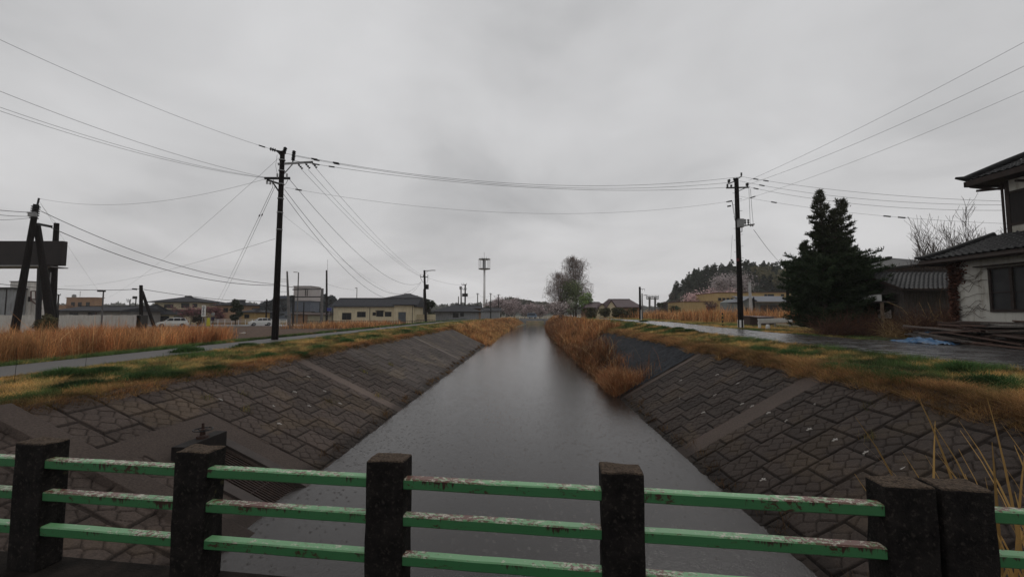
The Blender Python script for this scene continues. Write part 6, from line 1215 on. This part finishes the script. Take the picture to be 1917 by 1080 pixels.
i = 0
x = x0
while x <= x1: m = MB(); m.cyl((x, 86.06, -.65), (x, 86.06, .5), .06, n=6); wb(m, 'post', MT['paint'], gf); x += 1.45
# vertical name sign
vs_ = thing('sign', 'tall narrow white sign with dark vertical characters beside the plum tree', 'sign', (XA(381, 76), 76, -.7)); m = MB(); zt, zb = ZA(571.5, 76), ZA(592.5, 76); xs_ = XA(381, 76); m.b2(xs_ - .36, xs_ + .34, 75.9, 76, zb, zt); wb(m, 'panel', MT['paint'], vs_, bevel=.01)
m = MB()
for dx in (-.25, .25): m.b2(xs_ + dx - .04, xs_ + dx + .04, 76.01, 76.09, -.7, zt - .1)
wb(m, 'post', MT['metal'], vs_); m = MB(); m.b2(xs_ - .16, xs_ + .14, 75.86, 75.895, zt - .2, zt - .12); wb(m, 'orange_mark', pmat('orange_mark', (.35, .17, .06), (.3, .14, .05), 3, .6), vs_)
INK = pmat('navy_lettering', (.02, .02, .05), (.015, .015, .04), 3, .6); m = MB(); hgt = zt - zb
def strokes(cz, s_, st): 
    for (a, b, c, d) in st: m.b2(xs_ - .01 + a * s_, xs_ - .01 + c * s_, 75.862, 75.896, cz + b * s_, cz + d * s_)
BX = [(-.5, .38, .5, .5), (-.5, -.5, .5, -.38), (-.5, -.38, -.38, .38), (.38, -.38, .5, .38)]
for k, st in enumerate((BX + [(-.38, -.06, .38, .06)], [(-.5, .3, .5, .42), (-.06, -.5, .06, .3), (-.4, -.1, .4, .02)], BX + [(-.06, -.38, .06, .38), (-.38, -.06, .38, .06)], [(-.5, .1, .5, .22), (-.06, -.5, .06, .5), (-.45, -.5, .45, -.38)], BX)): strokes(zt - .42 - k * (hgt - .5) / 5, .30, st)
wb(m, 'lettering', INK, vs_)
yb = thing('banner', 'small yellow green standing banner right of the white sign', 'banner', (XA(390, 72), 72, -.7)); m = MB(); x = XA(390.5, 72); m.add([(x - .32, 71.9, -.5), (x + .34, 71.9, -.5), (x + .22, 71.92, .95), (x - .22, 71.92, .95), (x - .32, 72, -.5), (x + .34, 72, -.5), (x + .22, 71.98, .95), (x - .22, 71.98, .95)], [(0, 1, 2, 3), (7, 6, 5, 4), (0, 4, 5, 1), (1, 5, 6, 2), (2, 6, 7, 3), (3, 7, 4, 0)]); wb(m, 'cloth', pmat('yellow_cloth', (.52, .50, .05), (.42, .40, .04), 2, .7), yb); m = MB(); m.cyl((x, 72.05, -.7), (x, 72.05, 1.7), .04, n=6); wb(m, 'pole', MT['metal'], yb)
cr_ = thing('curve_mirror', 'round pale mirror on a dark post right of the yellow banner', 'mirror', (XA(398.5, 74), 74, -.7)); m = MB(); c = P(398.5, 588, 74); m.cyl(c, c + Vector((0, .1, 0)), .32, n=16); wb(m, 'mirror_disc', MT['metal'], cr_); m = MB(); m.b2(c.x - .3, c.x + .25, 73.98, 74.08, c.z - 1.2, c.z - .5); wb(m, 'dark_panel', INK, cr_); m = MB(); m.cyl((c.x, 74.12, -.7), (c.x, 74.12, c.z), .05, n=6); wb(m, 'post', MT['dark'], cr_)
# stake fence of the bungalow plot
sf = thing('stake_fence', 'dark metal picket fence around the cream bungalow plot', 'fence', (XA(660, 74), 74, -.6)); m = MB(); x0, x1 = XA(575, 74), XA(780, 74)
for z in (-.4, .35): m.bar((x0, 74, z), (x1, 74, z), .05)
wb(m, 'rail', MT['frame'], sf); m = MB(); 
x = x0
while x < x1: m.b2(x, x + .05, 73.95, 73.97, -.7, .45); x += .32
o = wb(m, 'pickets', MT['frame'], sf); o['kind'] = 'stuff'
s2 = thing('stake_fence', 'short picket fence below the lamp pole', 'fence', (XA(800, 80), 80, -.4)); m = MB()
x = XA(778, 80)
while x < XA(815, 80): m.b2(x, x + .06, 80, 80.03, -.5, .55); x += .3
m.b2(XA(778, 80), XA(815, 80), 80.035, 80.07, .4, .46); wb(m, 'pickets', MT['frame'], s2)
bb = thing('garden_wall', 'low cream wall right of the bungalow', 'wall', (XA(790, 86), 86, -.5)); m = MB(); m.b2(XA(777, 86), XA(815, 86), 86, 86.2, -.6, ZA(589, 86)); wb(m, 'wall', MT['cream'], bb); m = MB(); m.b2(XA(776.5, 86), XA(815.5, 86), 85.95, 86.25, ZA(589, 86), ZA(588.3, 86)); wb(m, 'coping', MT['cream'], bb)
m = MB(); m.box((XA(455, 46), 46, groundz(XA(455, 46), 46) + .06), (.55, .35, .10)); m.box((XA(455, 46) + .12, 46.1, groundz(XA(455, 46), 46) + .14), (.3, .2, .06)); tag(m.build('litter_sheet', MT['white'], bevel=.02), 'small white scrap lying on the ploughed field', 'litter')
# thin canes by the canal path
for k, (px, py, Yc, lab) in enumerate(((162, 672, 13.2, 'thin dark cane standing in the grass left of the path bend'), (30, 735, 10.5, 'thin dark cane in the verge near the left edge'), (322, 600, 21, 'thin cane at the reed field edge'))):
    x = XA(px, Yc); g0 = groundz(x, Yc); m = MB(); m.tube([(x, Yc, g0 - .05), (x + .02, Yc, g0 + .5), (x - .01, Yc, g0 + .95)], .006, 4); tag(m.build('cane', MT['darkwood']), lab, 'cane')
# little bridge at the canal's end
fb_ = thing('far_bridge', 'small dark concrete bridge closing the far end of the canal', 'bridge', (XA(1000, 172), 172, -.3)); xa, xb = XA(972, 172), XA(1030, 172); m = MB(); m.b2(xa, xb, 172, 175, -1.2, -.25); wb(m, 'deck', MT['grey'], fb_)
m = MB(); m.b2(xa, XA(985, 172), 172.1, 175, -4, -1.2); m.b2(XA(1019, 172), xb, 172.1, 175, -4, -1.2); wb(m, 'abutment', MT['grey'], fb_)
m = MB(); m.b2(xa, xb, 172, 172.1, .5, .6); x = xa
while x < xb: m.b2(x, x + .12, 172, 172.1, -.25, .5); x += 2
wb(m, 'railing', MT['paint'], fb_)
van = thing('van', 'small blue vehicle on the far bridge', 'van', (XA(996, 174), 173.6, -.25)); m = MB(); x = XA(996, 174); m.prism([(x - 2, .1), (x + 2, .1), (x + 2, 1.2), (x + 1.2, 2.0), (x - 1.9, 2.0), (x - 2, 1.2)], 172.9, 174.5); wb(m, 'body', pmat('blue_van', (.12, .18, .26), (.10, .15, .22), 1, .4), van, bevel=.1); m = MB(); m.b2(x - 1.7, x + 1.2, 172.86, 172.89, 1.2, 1.75); wb(m, 'side_window', MT['glass'], van)
for dx in (-1.2, 1.2): m = MB(); m.cyl((x + dx, 172.85, .1), (x + dx, 173.1, .1), .35, n=12); wb(m, 'wheel', MT['dark'], van)

# ------------------------------------------------------------------ haze
mh = bpy.data.materials.new('haze'); mh.use_nodes = True; t = mh.node_tree; t.nodes.clear(); o = t.nodes.new('ShaderNodeOutputMaterial'); pv = t.nodes.new('ShaderNodeVolumePrincipled'); pv.inputs['Density'].default_value = .00028; pv.inputs['Color'].default_value = (1, 1, 1, 1); pv.inputs['Anisotropy'].default_value = 0.2; t.links.new(pv.outputs[0], o.inputs['Volume'])
m = MB(); m.b2(-1100, 1300, -60, 1100, -5.5, 50); hz_ = m.build('haze', mh); hz_['kind'] = 'stuff'; hz_['label'] = 'thin damp haze over the fields'
#@@END
